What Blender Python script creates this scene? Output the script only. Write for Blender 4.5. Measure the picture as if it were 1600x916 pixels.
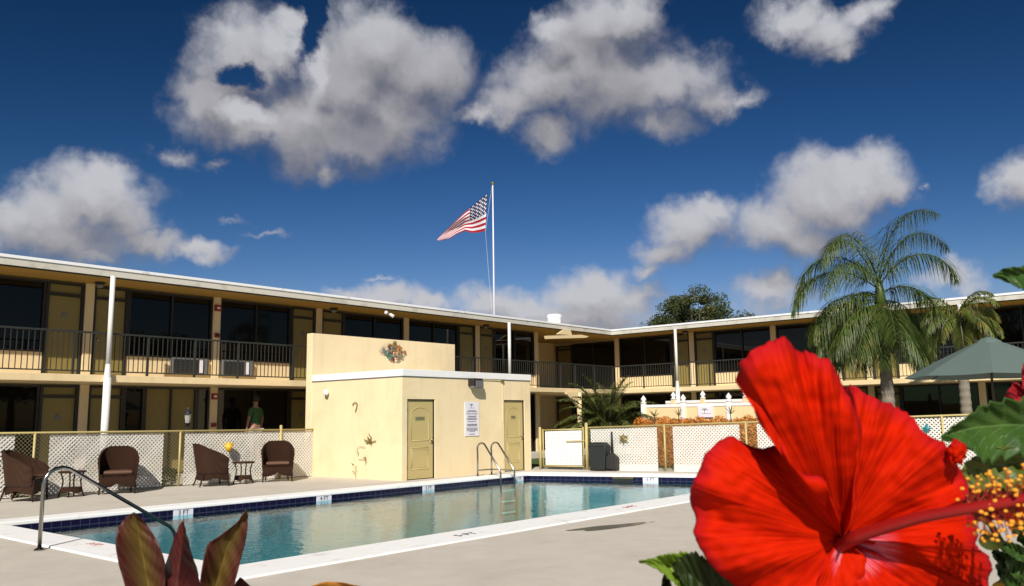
import bpy, math, random
from mathutils import Vector, Matrix, noise as mnoise
random.seed(7)
R_ = math.radians
sc = bpy.context.scene
for o in list(bpy.data.objects): bpy.data.objects.remove(o)
col = sc.collection
# ------------------------------------------------------------------ camera
FX, CX, CY, EYE = 1322.0, 800.0, 458.0, 1.52
def _cal(vx, vy):
    X = Vector((vx[0]-CX, vx[1]-CY, FX)).normalized()
    Y = Vector((vy[0]-CX, vy[1]-CY, FX)).normalized()
    Z = X.cross(Y).normalized(); Y = Z.cross(X)
    return X, Y, Z
AX, AY, AZ = _cal((1930, 637), (-782, 676.5))
def to_world(c): return Vector((AX.dot(c), AY.dot(c), AZ.dot(c)))
def at(px, py, d):            # point d metres into the scene along the sight line of the photograph's pixel
    return Vector((0, 0, EYE)) + to_world(Vector((px-CX, py-CY, FX))) * (d/FX)
cam = bpy.data.objects.new('camera', bpy.data.cameras.new('camera')); col.objects.link(cam)
rt, up, bk = to_world(Vector((1,0,0))), to_world(Vector((0,-1,0))), to_world(Vector((0,0,-1)))
cam.matrix_world = Matrix(((rt.x,up.x,bk.x,0),(rt.y,up.y,bk.y,0),(rt.z,up.z,bk.z,EYE),(0,0,0,1)))
cam.data.sensor_width = 36; cam.data.lens = 36*FX/1600
cam.data.clip_start = 0.02; cam.data.clip_end = 2000
cam.data.dof.use_dof = True; cam.data.dof.focus_distance = 17.0; cam.data.dof.aperture_fstop = 22
sc.camera = cam
# ------------------------------------------------------------------ light
SUN = Vector((-0.83*math.cos(R_(36)), -0.555*math.cos(R_(36)), math.sin(R_(36)))).normalized()
sl = bpy.data.lights.new('sun', 'SUN'); sl.energy = 5.0; sl.angle = R_(0.5); sl.color = (1.0, 0.945, 0.85)
so = bpy.data.objects.new('sun', sl); col.objects.link(so)
so.rotation_euler = SUN.to_track_quat('Z', 'Y').to_euler(); so.location = (0, 0, 40)
sc.view_settings.view_transform = 'Standard'; sc.view_settings.look = 'None'
sc.view_settings.exposure = 0.22; sc.view_settings.gamma = 1; sc.view_settings.use_curve_mapping = False
# ------------------------------------------------------------------ world: clear deep sky with cumulus, laid out by compass bearing and height
w = bpy.data.worlds.new('World'); sc.world = w; w.use_nodes = True
nt = w.node_tree; nt.nodes.clear()
class NB:
    def __init__(s, t): s.t = t
    def n(s, ty, **k):
        x = s.t.nodes.new(ty)
        for a, b in k.items(): setattr(x, a, b)
        return x
    def put(s, sock, v):
        if isinstance(v, bpy.types.NodeSocket): s.t.links.new(v, sock)
        elif v is not None: sock.default_value = v
    def m(s, op, a, b=None, c=None, clamp=False):
        x = s.n('ShaderNodeMath', operation=op, use_clamp=clamp)
        for i, v in enumerate((a, b, c)): s.put(x.inputs[i], v)
        return x.outputs[0]
    def v(s, op, a, b=None):
        x = s.n('ShaderNodeVectorMath', operation=op); s.put(x.inputs[0], a); s.put(x.inputs[1], b)
        return x.outputs['Value'] if op in ('LENGTH', 'DOT_PRODUCT') else x.outputs[0]
    def mix(s, f, a, b, bt='MIX'):
        x = s.n('ShaderNodeMix', data_type='RGBA', blend_type=bt)
        s.put(x.inputs[0], f); s.put(x.inputs[6], a); s.put(x.inputs[7], b); return x.outputs[2]
    def noise(s, vec, scale, detail=4, rough=.5, dist=0):
        x = s.n('ShaderNodeTexNoise'); s.put(x.inputs['Vector'], vec); x.inputs['Scale'].default_value = scale
        x.inputs['Detail'].default_value = detail; x.inputs['Roughness'].default_value = rough; x.inputs['Distortion'].default_value = dist
        return x
    def ss(s, x, a, b):
        y = s.n('ShaderNodeMapRange', interpolation_type='SMOOTHSTEP'); s.put(y.inputs[0], x)
        y.inputs[1].default_value = a; y.inputs[2].default_value = b; return y.outputs[0]
def azel(px, py):
    d = to_world(Vector((px-CX, py-CY, FX))).normalized(); return math.atan2(d.y, d.x), math.asin(d.z)
CL = [  # pixel centre, half sizes, weight
 (375,85,62,52,1),(335,150,42,42,1),(440,75,50,38,.95),(395,190,85,38,1),(470,190,70,60,1),(590,70,60,52,1.1),(645,110,62,60,1.05),(560,130,60,60,1.1),(560,200,85,48,1),(480,230,55,40,.95),(610,180,70,60,1),(515,110,30,40,.9),(520,262,30,22,.8),(455,45,30,18,.9),
 (862,45,45,30,.9),(940,30,60,50,1),(985,15,40,45,1),(925,100,95,58,1),(845,130,70,48,.95),(800,165,70,32,.85),(960,140,90,55,.95),(1045,125,80,48,.85),(1115,150,50,28,.7),(850,205,42,32,.85),(1040,190,50,32,.7),(745,178,40,18,.8),(1150,145,44,20,.6),
 (1235,25,50,34,.85),(1290,40,60,34,.85),(1345,15,50,30,.8),(1300,70,42,22,.75),(1380,5,40,18,.65),
 (150,310,72,42,1.05),(70,335,75,42,1),(175,285,45,30,1),(105,372,115,36,1),(205,335,45,38,.95),(15,340,50,30,.95),(240,372,50,22,.85),(310,382,42,18,.85),(150,398,80,18,.8),
 (280,240,44,22,.56),(335,252,34,14,.46),
 (1080,360,55,38,1),(1105,335,35,26,.95),(1035,398,50,26,.85),(1010,425,40,18,.7),(1205,350,55,38,1),(1290,305,72,46,1.05),(1345,285,55,34,1.05),(1385,295,30,26,.9),(1250,370,70,30,.9),(1430,290,16,14,.45),
 (1585,290,42,34,1),(1600,275,30,22,1),
 (600,464,55,22,.95),(545,458,45,20,.75),(670,474,38,17,.8),(765,472,56,26,.95),(835,482,70,26,.95),(930,468,62,32,1),(990,468,45,26,.9),(900,500,110,20,.95),(1210,462,52,28,.95),(1490,444,42,24,.8),(600,430,45,10,.42),(730,480,35,12,.55),
 (360,330,70,14,.28),(420,355,80,12,.26),(520,445,25,10,.45)]
grp = bpy.data.node_groups.new('cloud_field', 'ShaderNodeTree')
grp.interface.new_socket('P', in_out='INPUT', socket_type='NodeSocketVector')
grp.interface.new_socket('F', in_out='OUTPUT', socket_type='NodeSocketFloat')
g = NB(grp); gi = g.n('NodeGroupInput'); go = g.n('NodeGroupOutput'); acc = None
def blob(g, P, px, py, rx, ry, wt):
    u, v = azel(px, py); u2, _ = azel(px+rx, py); _, v2 = azel(px, py-ry)
    r = (abs(u2-u)*1.55, abs(v2-v)*1.55)
    d = g.v('MULTIPLY', g.v('SUBTRACT', P, (u, v, 0)), (1/r[0], 1/r[1], 0))
    return g.m('SUBTRACT', wt, g.v('LENGTH', d))
for c in CL:
    f = blob(g, gi.outputs[0], *c)
    acc = f if acc is None else g.m('SMOOTH_MAX', acc, f, .18)
hole = g.m('MULTIPLY', g.m('MAXIMUM', blob(g, gi.outputs[0], 372, 112, 33, 17, .95), 0), 1.5)
acc = g.m('SUBTRACT', acc, hole)
hole = g.m('MULTIPLY', g.m('MAXIMUM', blob(g, gi.outputs[0], 492, 44, 15, 40, 1.0), 0), .8)
acc = g.m('SUBTRACT', acc, hole)
grp.links.new(acc, go.inputs[0])
b = NB(nt)
tc = b.n('ShaderNodeTexCoord'); D = b.v('NORMALIZE', tc.outputs['Generated'])
sx = b.n('ShaderNodeSeparateXYZ'); nt.links.new(D, sx.inputs[0])
az = b.m('ARCTAN2', sx.outputs[1], sx.outputs[0]); el = b.m('ARCSINE', sx.outputs[2])
cx = b.n('ShaderNodeCombineXYZ'); nt.links.new(az, cx.inputs[0]); nt.links.new(el, cx.inputs[1]); P0 = cx.outputs[0]
wn = b.noise(D, 9, 4, .55).outputs['Color']
P1 = b.v('ADD', P0, b.v('MULTIPLY', b.v('SUBTRACT', wn, (.5,.5,.5)), (.075,.075,0)))
wn2 = b.noise(D, 38, 5, .6).outputs['Color']
P1 = b.v('ADD', P1, b.v('MULTIPLY', b.v('SUBTRACT', wn2, (.5,.5,.5)), (.032,.032,0)))
g1 = b.n('ShaderNodeGroup', node_tree=grp); nt.links.new(P1, g1.inputs[0])
g2 = b.n('ShaderNodeGroup', node_tree=grp); nt.links.new(b.v('ADD', P1, (.008, .042, 0)), g2.inputs[0])
fine = b.noise(D, 24, 8, .6, .2).outputs[0]
fineS = b.noise(b.v('ADD', D, (-.004, .004, .014)), 24, 8, .6, .2).outputs[0]
F = b.m('ADD', g1.outputs[0], b.m('MULTIPLY', b.m('SUBTRACT', fine, .34), .85))
alpha0 = b.ss(F, .02, .80)
dif = b.m('SUBTRACT', g1.outputs[0], g2.outputs[0])
nd = b.m('SUBTRACT', fine, fineS)
thick = b.m('MULTIPLY', b.ss(F, .35, 1.15), -.12)
sh = b.m('ADD', b.m('ADD', b.m('ADD', b.m('MULTIPLY', dif, .55), b.m('MULTIPLY', nd, .30)), .50), thick, clamp=True)
alpha = b.m('MULTIPLY', alpha0, b.m('ADD', b.m('MULTIPLY', b.ss(sh, .1, .6), .28), .72))
ccol = b.n('ShaderNodeValToRGB'); nt.links.new(sh, ccol.inputs[0])
e = ccol.color_ramp.elements
e[0].position = .12; e[0].color = (.13,.13,.15,1); e[1].position = .95; e[1].color = (.46,.465,.50,1)
x = ccol.color_ramp.elements.new(.5); x.color = (.29,.285,.31,1)
sky = b.n('ShaderNodeTexSky', sky_type='NISHITA'); sky.sun_disc = False
sky.sun_elevation = R_(36); sky.sun_rotation = math.atan2(SUN.x, SUN.y); sky.air_density = 1.0; sky.dust_density = .4; sky.ozone_density = 2.5
tint = b.mix(1.0, sky.outputs[0], (.40, .60, .78, 1), 'MULTIPLY')
gm = b.n('ShaderNodeGamma'); nt.links.new(tint, gm.inputs[0]); gm.inputs[1].default_value = 1.4
SKYK = 0.06
cc = b.mix(1.0, ccol.outputs[0], (1/SKYK,)*3+(1,), 'MULTIPLY')
sr = b.n('ShaderNodeSeparateColor'); nt.links.new(gm.outputs[0], sr.inputs[0]); cr = b.n('ShaderNodeCombineColor')
for i, (A, p_, mx) in enumerate(((9.2, 2.0, .26), (1.13, 1.5, .42), (.65, 1.55, .66))):
    v_ = b.m('MULTIPLY', b.m('POWER', b.m('MULTIPLY', sr.outputs[i], SKYK*1.165), p_), A/1.165)
    nt.links.new(b.m('MULTIPLY', b.m('SMOOTH_MIN', v_, mx, .05), 1/SKYK), cr.inputs[i])
fin = b.mix(alpha, cr.outputs[0], cc)
bg = b.n('ShaderNodeBackground'); nt.links.new(fin, bg.inputs[0]); bg.inputs[1].default_value = SKYK
wo = b.n('ShaderNodeOutputWorld'); nt.links.new(bg.outputs[0], wo.inputs[0])
w.cycles.sampling_method = 'MANUAL'; w.cycles.sample_map_resolution = 512
# ------------------------------------------------------------------ materials
MATS = {}
def mat(name, c, rough=.6, metal=0, var=.10, vs=3.0, bump=0, bs=40, spec=.5, c2=None, c2s=1.2, c2a=(.5,.62), coord='Object', transl=0, streak=0):
    if name in MATS: return MATS[name]
    m = bpy.data.materials.new(name); m.use_nodes = True; t = m.node_tree; n = NB(t)
    p = t.nodes['Principled BSDF']; tcd = n.n('ShaderNodeTexCoord').outputs[coord]
    nz = n.noise(tcd, vs, 6, .6).outputs[0]
    cc = n.mix(1, (c[0],c[1],c[2],1), (1,1,1,1), 'MULTIPLY')
    if c2 is not None:
        z = n.noise(tcd, c2s, 8, .65).outputs[0]
        cc = n.mix(n.ss(z, *c2a), cc, (*c2, 1))
    k = n.m('ADD', n.m('MULTIPLY', n.m('SUBTRACT', nz, .5), var*2.2), 1)
    if streak:
        sv = n.noise(n.v('MULTIPLY', tcd, (5, 5, .45)), 1.0, 6, .65).outputs[0]; k = n.m('MULTIPLY', k, n.m('SUBTRACT', 1, n.m('MULTIPLY', n.ss(sv, .5, .72), streak)))
    cb = n.n('ShaderNodeCombineColor'); [t.links.new(k, cb.inputs[i]) for i in range(3)]
    cc = n.mix(1, cc, cb.outputs[0], 'MULTIPLY'); t.links.new(cc, p.inputs['Base Color'])
    p.inputs['Roughness'].default_value = rough; p.inputs['Metallic'].default_value = metal; p.inputs['Specular IOR Level'].default_value = spec
    if bump:
        bn = n.n('ShaderNodeBump'); bn.inputs['Strength'].default_value = bump; bn.inputs['Distance'].default_value = .01
        t.links.new(n.noise(tcd, bs, 5, .6).outputs[0], bn.inputs['Height']); t.links.new(bn.outputs[0], p.inputs['Normal'])
    if transl:
        tr = n.n('ShaderNodeBsdfTranslucent'); t.links.new(cc, tr.inputs[0]); ms = n.n('ShaderNodeMixShader'); ms.inputs[0].default_value = transl
        t.links.new(p.outputs[0], ms.inputs[1]); t.links.new(tr.outputs[0], ms.inputs[2]); t.links.new(ms.outputs[0], t.nodes['Material Output'].inputs[0])
    MATS[name] = m; return m
M = dict(
 stucco=mat('cream_stucco', (.79,.64,.395), .9, var=.07, vs=1.6, bump=.9, streak=.07, bs=55, c2=(.75,.60,.36), c2s=.7, spec=.2),
 cream=mat('cream_paint', (.74,.575,.33), .75, streak=.10, var=.05, vs=1.5, bump=.15, bs=30, spec=.3),
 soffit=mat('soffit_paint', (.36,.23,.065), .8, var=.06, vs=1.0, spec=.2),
 white=mat('white_paint', (.80,.79,.77), .5, var=.05, vs=4),
 white2=mat('roof_edge_metal', (.80,.80,.80), .45, var=.05, vs=.7, c2=(.6,.6,.58), c2s=2.2, c2a=(.58,.7)),
 fascia=mat('fascia_board', (.56,.53,.46), .7, var=.08, vs=.8, c2=(.46,.43,.36), c2s=1.5),
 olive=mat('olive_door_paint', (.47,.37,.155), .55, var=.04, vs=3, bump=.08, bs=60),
 olive_shaded=mat('shaded_olive_door_paint', (.23,.175,.05), .55, var=.05, vs=3),  # same olive paint, darkened: the balcony shade is put into the colour
 frame=mat('dark_bronze_frame', (.018,.014,.012), .5, var=.1),
 rail=mat('black_painted_iron', (.022,.024,.020), .55, var=.15, vs=6),
 glass=mat('dark_glass', (.006,.005,.004), .02, var=.1, spec=.34),
 curtain=mat('curtain_cloth', (.22,.165,.055), .8, var=.12, vs=6),
 dark=mat('dark_interior', (.012,.007,.005), .8),
 deck=mat('deck_concrete', (.55,.50,.43), .85, var=.13, vs=2.6, bump=.6, bs=70, c2=(.50,.45,.385), c2s=.55, c2a=(.45,.7), spec=.25),
 coping=mat('white_coping', (.88,.87,.85), .6, var=.07, vs=5, c2=(.66,.64,.60), c2s=2.4, c2a=(.56,.72), bump=.15, bs=60),
 plaster=mat('pool_plaster', (.07,.30,.35), .7, var=.08, vs=2, c2=(.04,.19,.23), c2s=.9),
 grass=mat('grass', (.05,.085,.015), .9, var=.35, vs=9, bump=.6, bs=60),
 tan=mat('tan_fence_paint', (.46,.37,.15), .5, var=.08, vs=8, c2=(.36,.28,.11), c2s=3, c2a=(.55,.75)),
 lattice=mat('white_vinyl_lattice', (.80,.78,.74), .5, var=.05, vs=5),
 wire=mat('galvanised_wire', (.42,.36,.20), .5, metal=.3),
 steel=mat('stainless_steel', (.34,.32,.28), .2, metal=1, var=.1),
 vinyl=mat('cream_vinyl_board', (.80,.60,.33), .5, var=.05, vs=3),
 darkplastic=mat('dark_green_plastic', (.008,.012,.010), .5),
 blackiron=mat('black_cast_iron', (.012,.010,.009), .6, bump=.3, bs=30),
 bark=mat('palm_bark', (.20,.17,.13), .9, var=.35, vs=12, bump=.8, bs=25),
 bark2=mat('brown_bark', (.10,.07,.045), .9, var=.3, vs=10, bump=.8),
 frond=mat('palm_frond', (.075,.115,.022), .5, var=.4, vs=2.0, c2=(.17,.17,.035), c2s=2.6, c2a=(.52,.66), transl=.25),
 frond_y=mat('yellowing_frond', (.12,.16,.03), .5, var=.35, vs=2.0, c2=(.22,.19,.04), c2s=2.6, c2a=(.5,.62), transl=.25),
 frond_d=mat('date_palm_frond', (.14,.17,.035), .5, var=.4, vs=3, c2=(.20,.20,.05), c2s=3, transl=.2),
 oak=mat('oak_leaf', (.045,.06,.014), .6, var=.4, vs=1.5, c2=(.085,.085,.022), c2s=1.1, transl=.15),
 shrub=mat('shrub_leaf', (.05,.08,.02), .6, var=.4, vs=3, transl=.15),
 orange=mat('orange_leaf', (.62,.24,.03), .65, var=.35, vs=4, c2=(.45,.15,.018), c2s=2.5, c2a=(.48,.6), transl=.15),
 canvas=mat('green_canvas', (.10,.142,.128), .85, var=.06, vs=2, bump=.1, bs=80, transl=.08),
 green=mat('green_cotton', (.045,.12,.03), .9, var=.2),
 khaki=mat('khaki_cotton', (.35,.33,.27), .9, var=.15),
 skin=mat('skin', (.35,.18,.11), .6), hair=mat('dark_hair', (.02,.012,.008), .7),
 red=mat('red_enamel', (.25,.012,.01), .45), black=mat('black_plastic', (.015,.015,.015), .4), grey=mat('grey_metal', (.16,.155,.15), .5, metal=.2),
 yellow=mat('yellow_glaze', (.70,.42,.02), .4), teal=mat('teal_enamel', (.02,.20,.22), .4), brass=mat('weathered_brass', (.20,.15,.04), .5, metal=.3, c2=(.08,.10,.04), c2s=20),
 sign=mat('sign_white', (.72,.69,.74), .5, var=.03), ink=mat('sign_ink', (.07,.065,.08), .7), inkl=mat('faded_ink', (.16,.14,.17), .7), redink=mat('faded_red_ink', (.35,.08,.06), .7),
 lamp=mat('lamp_lens', (.70,.68,.62), .2), copper=mat('copper_leaf_metal', (.45,.18,.05), .5, metal=.3), verd=mat('verdigris_metal', (.10,.20,.15), .5, metal=.3), silver=mat('silver_metal', (.35,.33,.33), .4, metal=.4),
 mulch=mat('mulch', (.10,.06,.035), .95, var=.4, vs=30, bump=.9, bs=60),
 stone=mat('pale_stone', (.35,.32,.26), .9, var=.3, vs=8, bump=.6),
)
def wicker():
    m = mat('brown_wicker', (.045,.017,.008), .6, var=.3, vs=5, spec=.25); t = m.node_tree; n = NB(t); p = t.nodes['Principled BSDF']
    tcd = n.n('ShaderNodeTexCoord').outputs['Object']; h = []
    for d, sc_ in (('Z', 30), ('X', 22)):
        wv = n.n('ShaderNodeTexWave', bands_direction=d); t.links.new(tcd, wv.inputs[0]); wv.inputs['Scale'].default_value = sc_; wv.inputs['Distortion'].default_value = .6; h.append(wv.outputs['Fac'])
    s = n.m('ADD', *h); oc = p.inputs['Base Color'].links[0].from_socket; t.links.new(n.mix(n.m('MULTIPLY', s, .5), oc, (.085,.036,.018,1)), p.inputs['Base Color']); bn = n.n('ShaderNodeBump'); bn.inputs['Strength'].default_value = 1; bn.inputs['Distance'].default_value = .012
    t.links.new(s, bn.inputs['Height']); t.links.new(bn.outputs[0], p.inputs['Normal']); return m
M['wicker'] = wicker()
def tile_mat():
    m = mat('navy_pool_tile', (.007,.006,.030), .12, var=.3, vs=9); t = m.node_tree; n = NB(t); p = t.nodes['Principled BSDF']
    tcd = n.n('ShaderNodeTexCoord').outputs['Object']; sp = n.n('ShaderNodeSeparateXYZ'); t.links.new(tcd, sp.inputs[0])
    geo = n.n('ShaderNodeNewGeometry'); ns = n.n('ShaderNodeSeparateXYZ'); t.links.new(geo.outputs['True Normal'], ns.inputs[0])
    a = n.mix(n.m('GREATER_THAN', n.m('ABSOLUTE', ns.outputs[0]), .6), sp.outputs[0], sp.outputs[1])
    fr = n.m('FRACT', n.m('DIVIDE', a, .152)); g1 = n.m('LESS_THAN', fr, .045)
    fz = n.m('FRACT', n.m('DIVIDE', n.m('ADD', sp.outputs[2], 5.0), .152)); gg = n.m('MAXIMUM', g1, n.m('LESS_THAN', fz, .045))
    old = p.inputs['Base Color'].links[0].from_socket
    cc = n.mix(gg, old, (.06,.07,.11,1)); t.links.new(cc, p.inputs['Base Color']); return m
M['tile'] = tile_mat()
def water_mat():
    m = bpy.data.materials.new('pool_water'); m.use_nodes = True; t = m.node_tree; t.nodes.clear(); n = NB(t)
    tcd = n.n('ShaderNodeTexCoord').outputs['Object']
    st = n.v('MULTIPLY', tcd, (1, 1, 1))
    h = n.m('ADD', n.m('MULTIPLY', n.noise(st, 1.6, 3, .5, .3).outputs[0], .42), n.m('MULTIPLY', n.noise(st, 7.5, 3, .55).outputs[0], .34))
    bn = n.n('ShaderNodeBump'); bn.inputs['Strength'].default_value = 1; bn.inputs['Distance'].default_value = .019; t.links.new(h, bn.inputs['Height'])
    geo = n.n('ShaderNodeNewGeometry'); cs_ = n.m('ABSOLUTE', n.v('DOT_PRODUCT', geo.outputs['Incoming'], bn.outputs[0])); fz_ = n.m('ADD', n.m('MULTIPLY', n.m('POWER', n.m('SUBTRACT', 1, cs_, clamp=True), 5), .98), .02)
    gl = n.n('ShaderNodeBsdfGlossy'); gl.inputs['Roughness'].default_value = .015; t.links.new(bn.outputs[0], gl.inputs['Normal'])
    rf = n.n('ShaderNodeBsdfTransparent'); rf.inputs[0].default_value = (.36,.88,.92,1)
    ms = n.n('ShaderNodeMixShader'); t.links.new(n.m('MULTIPLY', fz_, .92, clamp=True), ms.inputs[0]); t.links.new(rf.outputs[0], ms.inputs[1]); t.links.new(gl.outputs[0], ms.inputs[2])
    o = n.n('ShaderNodeOutputMaterial'); t.links.new(ms.outputs[0], o.inputs[0]); return m
M['water'] = water_mat()
# ------------------------------------------------------------------ mesh helpers
def setp(o, label=None, cat=None, group=None, kind=None):
    if label: o['label'] = label
    if cat: o['category'] = cat
    if group: o['group'] = group
    if kind: o['kind'] = kind
    return o
def empty(name, loc, label, cat, group=None):
    o = bpy.data.objects.new(name, None); o.empty_display_size = .1; col.objects.link(o); o.location = loc
    return setp(o, label, cat, group)
class MB:
    def __init__(s): s.v = []; s.f = []; s.mi = []; s.uv = None
    def add(s, vs, fs, mi=0):
        k = len(s.v); s.v += [tuple(p) for p in vs]; s.f += [tuple(i+k for i in f) for f in fs]; s.mi += [mi]*len(fs); return s
    def box(s, x0, x1, y0, y1, z0, z1, mi=0):
        x0, x1 = sorted((x0, x1)); y0, y1 = sorted((y0, y1)); z0, z1 = sorted((z0, z1))
        return s.add([(x0,y0,z0),(x1,y0,z0),(x1,y1,z0),(x0,y1,z0),(x0,y0,z1),(x1,y0,z1),(x1,y1,z1),(x0,y1,z1)],
              [(3,2,1,0),(4,5,6,7),(0,1,5,4),(1,2,6,5),(2,3,7,6),(3,0,4,7)], mi)
    def prism(s, poly, z0, z1, mi=0):          # ccw polygon
        n = len(poly); return s.add([(x,y,z0) for x,y in poly]+[(x,y,z1) for x,y in poly], [tuple(range(n-1,-1,-1)), tuple(range(n,2*n))]+[(i,(i+1)%n,n+(i+1)%n,n+i) for i in range(n)], mi)
    def tube(s, pts, r, n=8, cap=True, mi=0):
        pts = [Vector(p) for p in pts]; rs = r if isinstance(r, (list, tuple)) else [r]*len(pts); vs = []; fs = []
        t0 = (pts[1]-pts[0]).normalized(); a = t0.orthogonal().normalized()
        for i, p in enumerate(pts):
            t = ((pts[min(i+1,len(pts)-1)]-p).normalized() + (p-pts[max(i-1,0)]).normalized())
            t = t.normalized() if t.length > 1e-6 else t0
            a = (a - t*a.dot(t)).normalized(); bb = t.cross(a)
            for k in range(n):
                an = 2*math.pi*k/n; vs.append(p + (a*math.cos(an)+bb*math.sin(an))*rs[i])
        for i in range(len(pts)-1):
            for k in range(n): fs.append((i*n+k, i*n+(k+1)%n, (i+1)*n+(k+1)%n, (i+1)*n+k))
        if cap: fs += [tuple(range(n-1,-1,-1)), tuple((len(pts)-1)*n+k for k in range(n))]
        return s.add(vs, fs, mi)
    def lathe(s, prof, c=(0,0,0), n=24, mi=0):  # prof [(r,z)]
        vs = []; fs = []
        for r, z in prof:
            for k in range(n): an = 2*math.pi*k/n; vs.append((c[0]+r*math.cos(an), c[1]+r*math.sin(an), c[2]+z))
        for i in range(len(prof)-1):
            for k in range(n): fs.append((i*n+k, i*n+(k+1)%n, (i+1)*n+(k+1)%n, (i+1)*n+k))
        fs += [tuple(range(n-1,-1,-1)), tuple((len(prof)-1)*n+k for k in range(n))]
        return s.add(vs, fs, mi)
    def ball(s, c, r, n=8, sq=1, mi=0):
        return s.lathe([(max(r*math.sin(math.pi*i/n),1e-4), -r*sq*math.cos(math.pi*i/n)) for i in range(n+1)], c, n+2, mi)
    def build(s, name, m, parent=None, smooth=False, bevel=0, loc=None):
        me = bpy.data.meshes.new(name); me.from_pydata(s.v, [], s.f)
        for x in (m if isinstance(m, list) else [m]): me.materials.append(x)
        if any(s.mi): me.polygons.foreach_set('material_index', s.mi)
        if smooth: me.polygons.foreach_set('use_smooth', [True]*len(me.polygons))
        if s.uv:
            ul = me.uv_layers.new(name='UVMap')
            for l in me.loops: ul.data[l.index].uv = s.uv[l.vertex_index]
        me.validate(); me.update()
        o = bpy.data.objects.new(name, me); col.objects.link(o)
        if parent:
            o.parent = parent; top = parent
            off = Vector(parent.location)
            while top.parent: top = top.parent; off += top.location
            if loc is None:
                me.transform(Matrix.Translation(-off))
        if loc is not None: o.location = loc
        if bevel:
            bv = o.modifiers.new('bevel', 'BEVEL'); bv.width = bevel; bv.segments = 2; bv.limit_method = 'ANGLE'
        return o
def copy_tree(o, parent=None):
    c = o.copy(); col.objects.link(c); c.parent = parent
    for ch in list(o.children): copy_tree(ch, c)
    return c
def text(name, body, size, m, parent, origin, right, upv, align='CENTER', depth=.002):
    cu = bpy.data.curves.new(name, 'FONT'); cu.body = body; cu.size = size; cu.extrude = depth; cu.align_x = align; cu.align_y = 'CENTER'; cu.resolution_u = 2
    tmp = bpy.data.objects.new(name, cu); col.objects.link(tmp)
    me = bpy.data.meshes.new_from_object(tmp.evaluated_get(bpy.context.evaluated_depsgraph_get()))
    bpy.data.objects.remove(tmp); r = Vector(right).normalized(); u = Vector(upv).normalized(); nn = r.cross(u)
    Mx = Matrix(((r.x,u.x,nn.x,origin[0]),(r.y,u.y,nn.y,origin[1]),(r.z,u.z,nn.z,origin[2]),(0,0,0,1)))
    off = Vector((0,0,0)); q = parent
    while q: off += q.location; q = q.parent
    me.transform(Matrix.Translation(-off) @ Mx); me.materials.clear(); me.materials.append(m)
    o = bpy.data.objects.new(name, me); col.objects.link(o); o.parent = parent; return o
def struct(name, mb, m, **k): return setp(mb.build(name, m, **k), kind='structure')
# ------------------------------------------------------------------ ground, deck, pool
POOL = [(5.15,8.25),(20.4,8.25),(18.2,14.85),(5.15,14.85)]
COP = [(4.58,7.55),(21.25,7.55),(18.85,15.42),(4.58,15.42)]
DECK = [(-14,-14),(30,-14),(22.0,8.0),(20.1,16.2),(20.1,19.9),(-14,19.9)]
def ring(outer, inner, z0, z1):
    m_ = MB(); n = len(outer)
    for i in range(n):
        j = (i+1) % n; m_.add([(*outer[i],z1),(*outer[j],z1),(*inner[j],z1),(*inner[i],z1),(*outer[i],z0),(*outer[j],z0),(*inner[j],z0),(*inner[i],z0)], [(0,1,2,3),(5,4,7,6),(4,5,1,0),(7,3,2,6)])
    return m_
gm_ = MB(); big = 600
gm_.add([(-big,-big,-.05),(big,-big,-.05),(big,big,-.05),(-big,big,-.05),(5.1,8.2,-.05),(20.5,8.2,-.05),(18.25,14.9,-.05),(5.1,14.9,-.05)], [(0,1,5,4),(1,2,6,5),(2,3,7,6),(3,0,4,7)])
struct('ground', gm_, M['grass'])
dk = MB(); Dz = 0.0
dk.add([(-14,-14,Dz),(30,-14,Dz),(23.5,8,Dz),(21.3,16.2,Dz),(20.1,19.9,Dz),(-14,19.9,Dz)]+[(*p,Dz) for p in COP],
       [(0,1,7,6),(1,2,3,8,7),(3,4,5,9,8),(5,0,6,9)])
struct('pool_deck', dk, M['deck'])
cp_ = ring(COP, POOL, -.04, .022)
struct('pool_coping', cp_, M['coping'], bevel=.012)
# basin: tile band then plaster, sloping floor
bs = MB(); n = 4
for i in range(n):
    j = (i+1)%n; bs.add([(*POOL[i],-.30),(*POOL[j],-.30),(*POOL[j],-2.6),(*POOL[i],-2.6)], [(0,1,2,3)])
bs.add([(5.15,8.25,-.95),(20.4,8.25,-1.7),(18.2,14.85,-1.7),(5.15,14.85,-.95)], [(0,1,2,3)])
for k in range(4): bs.box(5.15, 5.55+.3*k, 9.2, 13.2, -.95, -.40-.15*k+.0001*k) if k == 0 else bs.box(5.15, 5.55+.3*k, 9.2, 13.2, -.951-.001*k, -.40-.15*k)
struct('pool_basin', bs, M['plaster'])
tb = MB()
for i in range(n):
    j = (i+1)%n; a, c = Vector(POOL[i]), Vector(POOL[j]); d = (c-a).normalized(); nn_ = Vector((-d.y, d.x))*.008
    a2, c2 = a+nn_, c+nn_; tb.add([(*a2,-.038),(*c2,-.038),(*c2,-.20),(*a2,-.20)], [(0,1,2,3)])
tb_o = struct('pool_tile_band', tb, M['tile'])
wm = MB(); wm.add([(5.155,8.255,-.14),(20.39,8.255,-.20),(18.19,14.845,-.14),(5.155,14.845,-.14)], [(0,1,2,3)])
struct('pool_water', wm, M['water'])
pd = MB(); pts = []
for k in range(28):
    a = 2*math.pi*k/28; rr = 1+.18*math.sin(3*a+1)+.1*math.sin(5*a); u = .72*rr*math.cos(a); v = .16*rr*math.sin(a)
    pts.append((10.15+u*.97+v*.2, 6.82-u*.26+v, .004))
pd.add(pts, [tuple(range(28))]); struct('puddle', pd, mat('wet_concrete', (.20,.185,.16), .08, var=.2))
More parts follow.
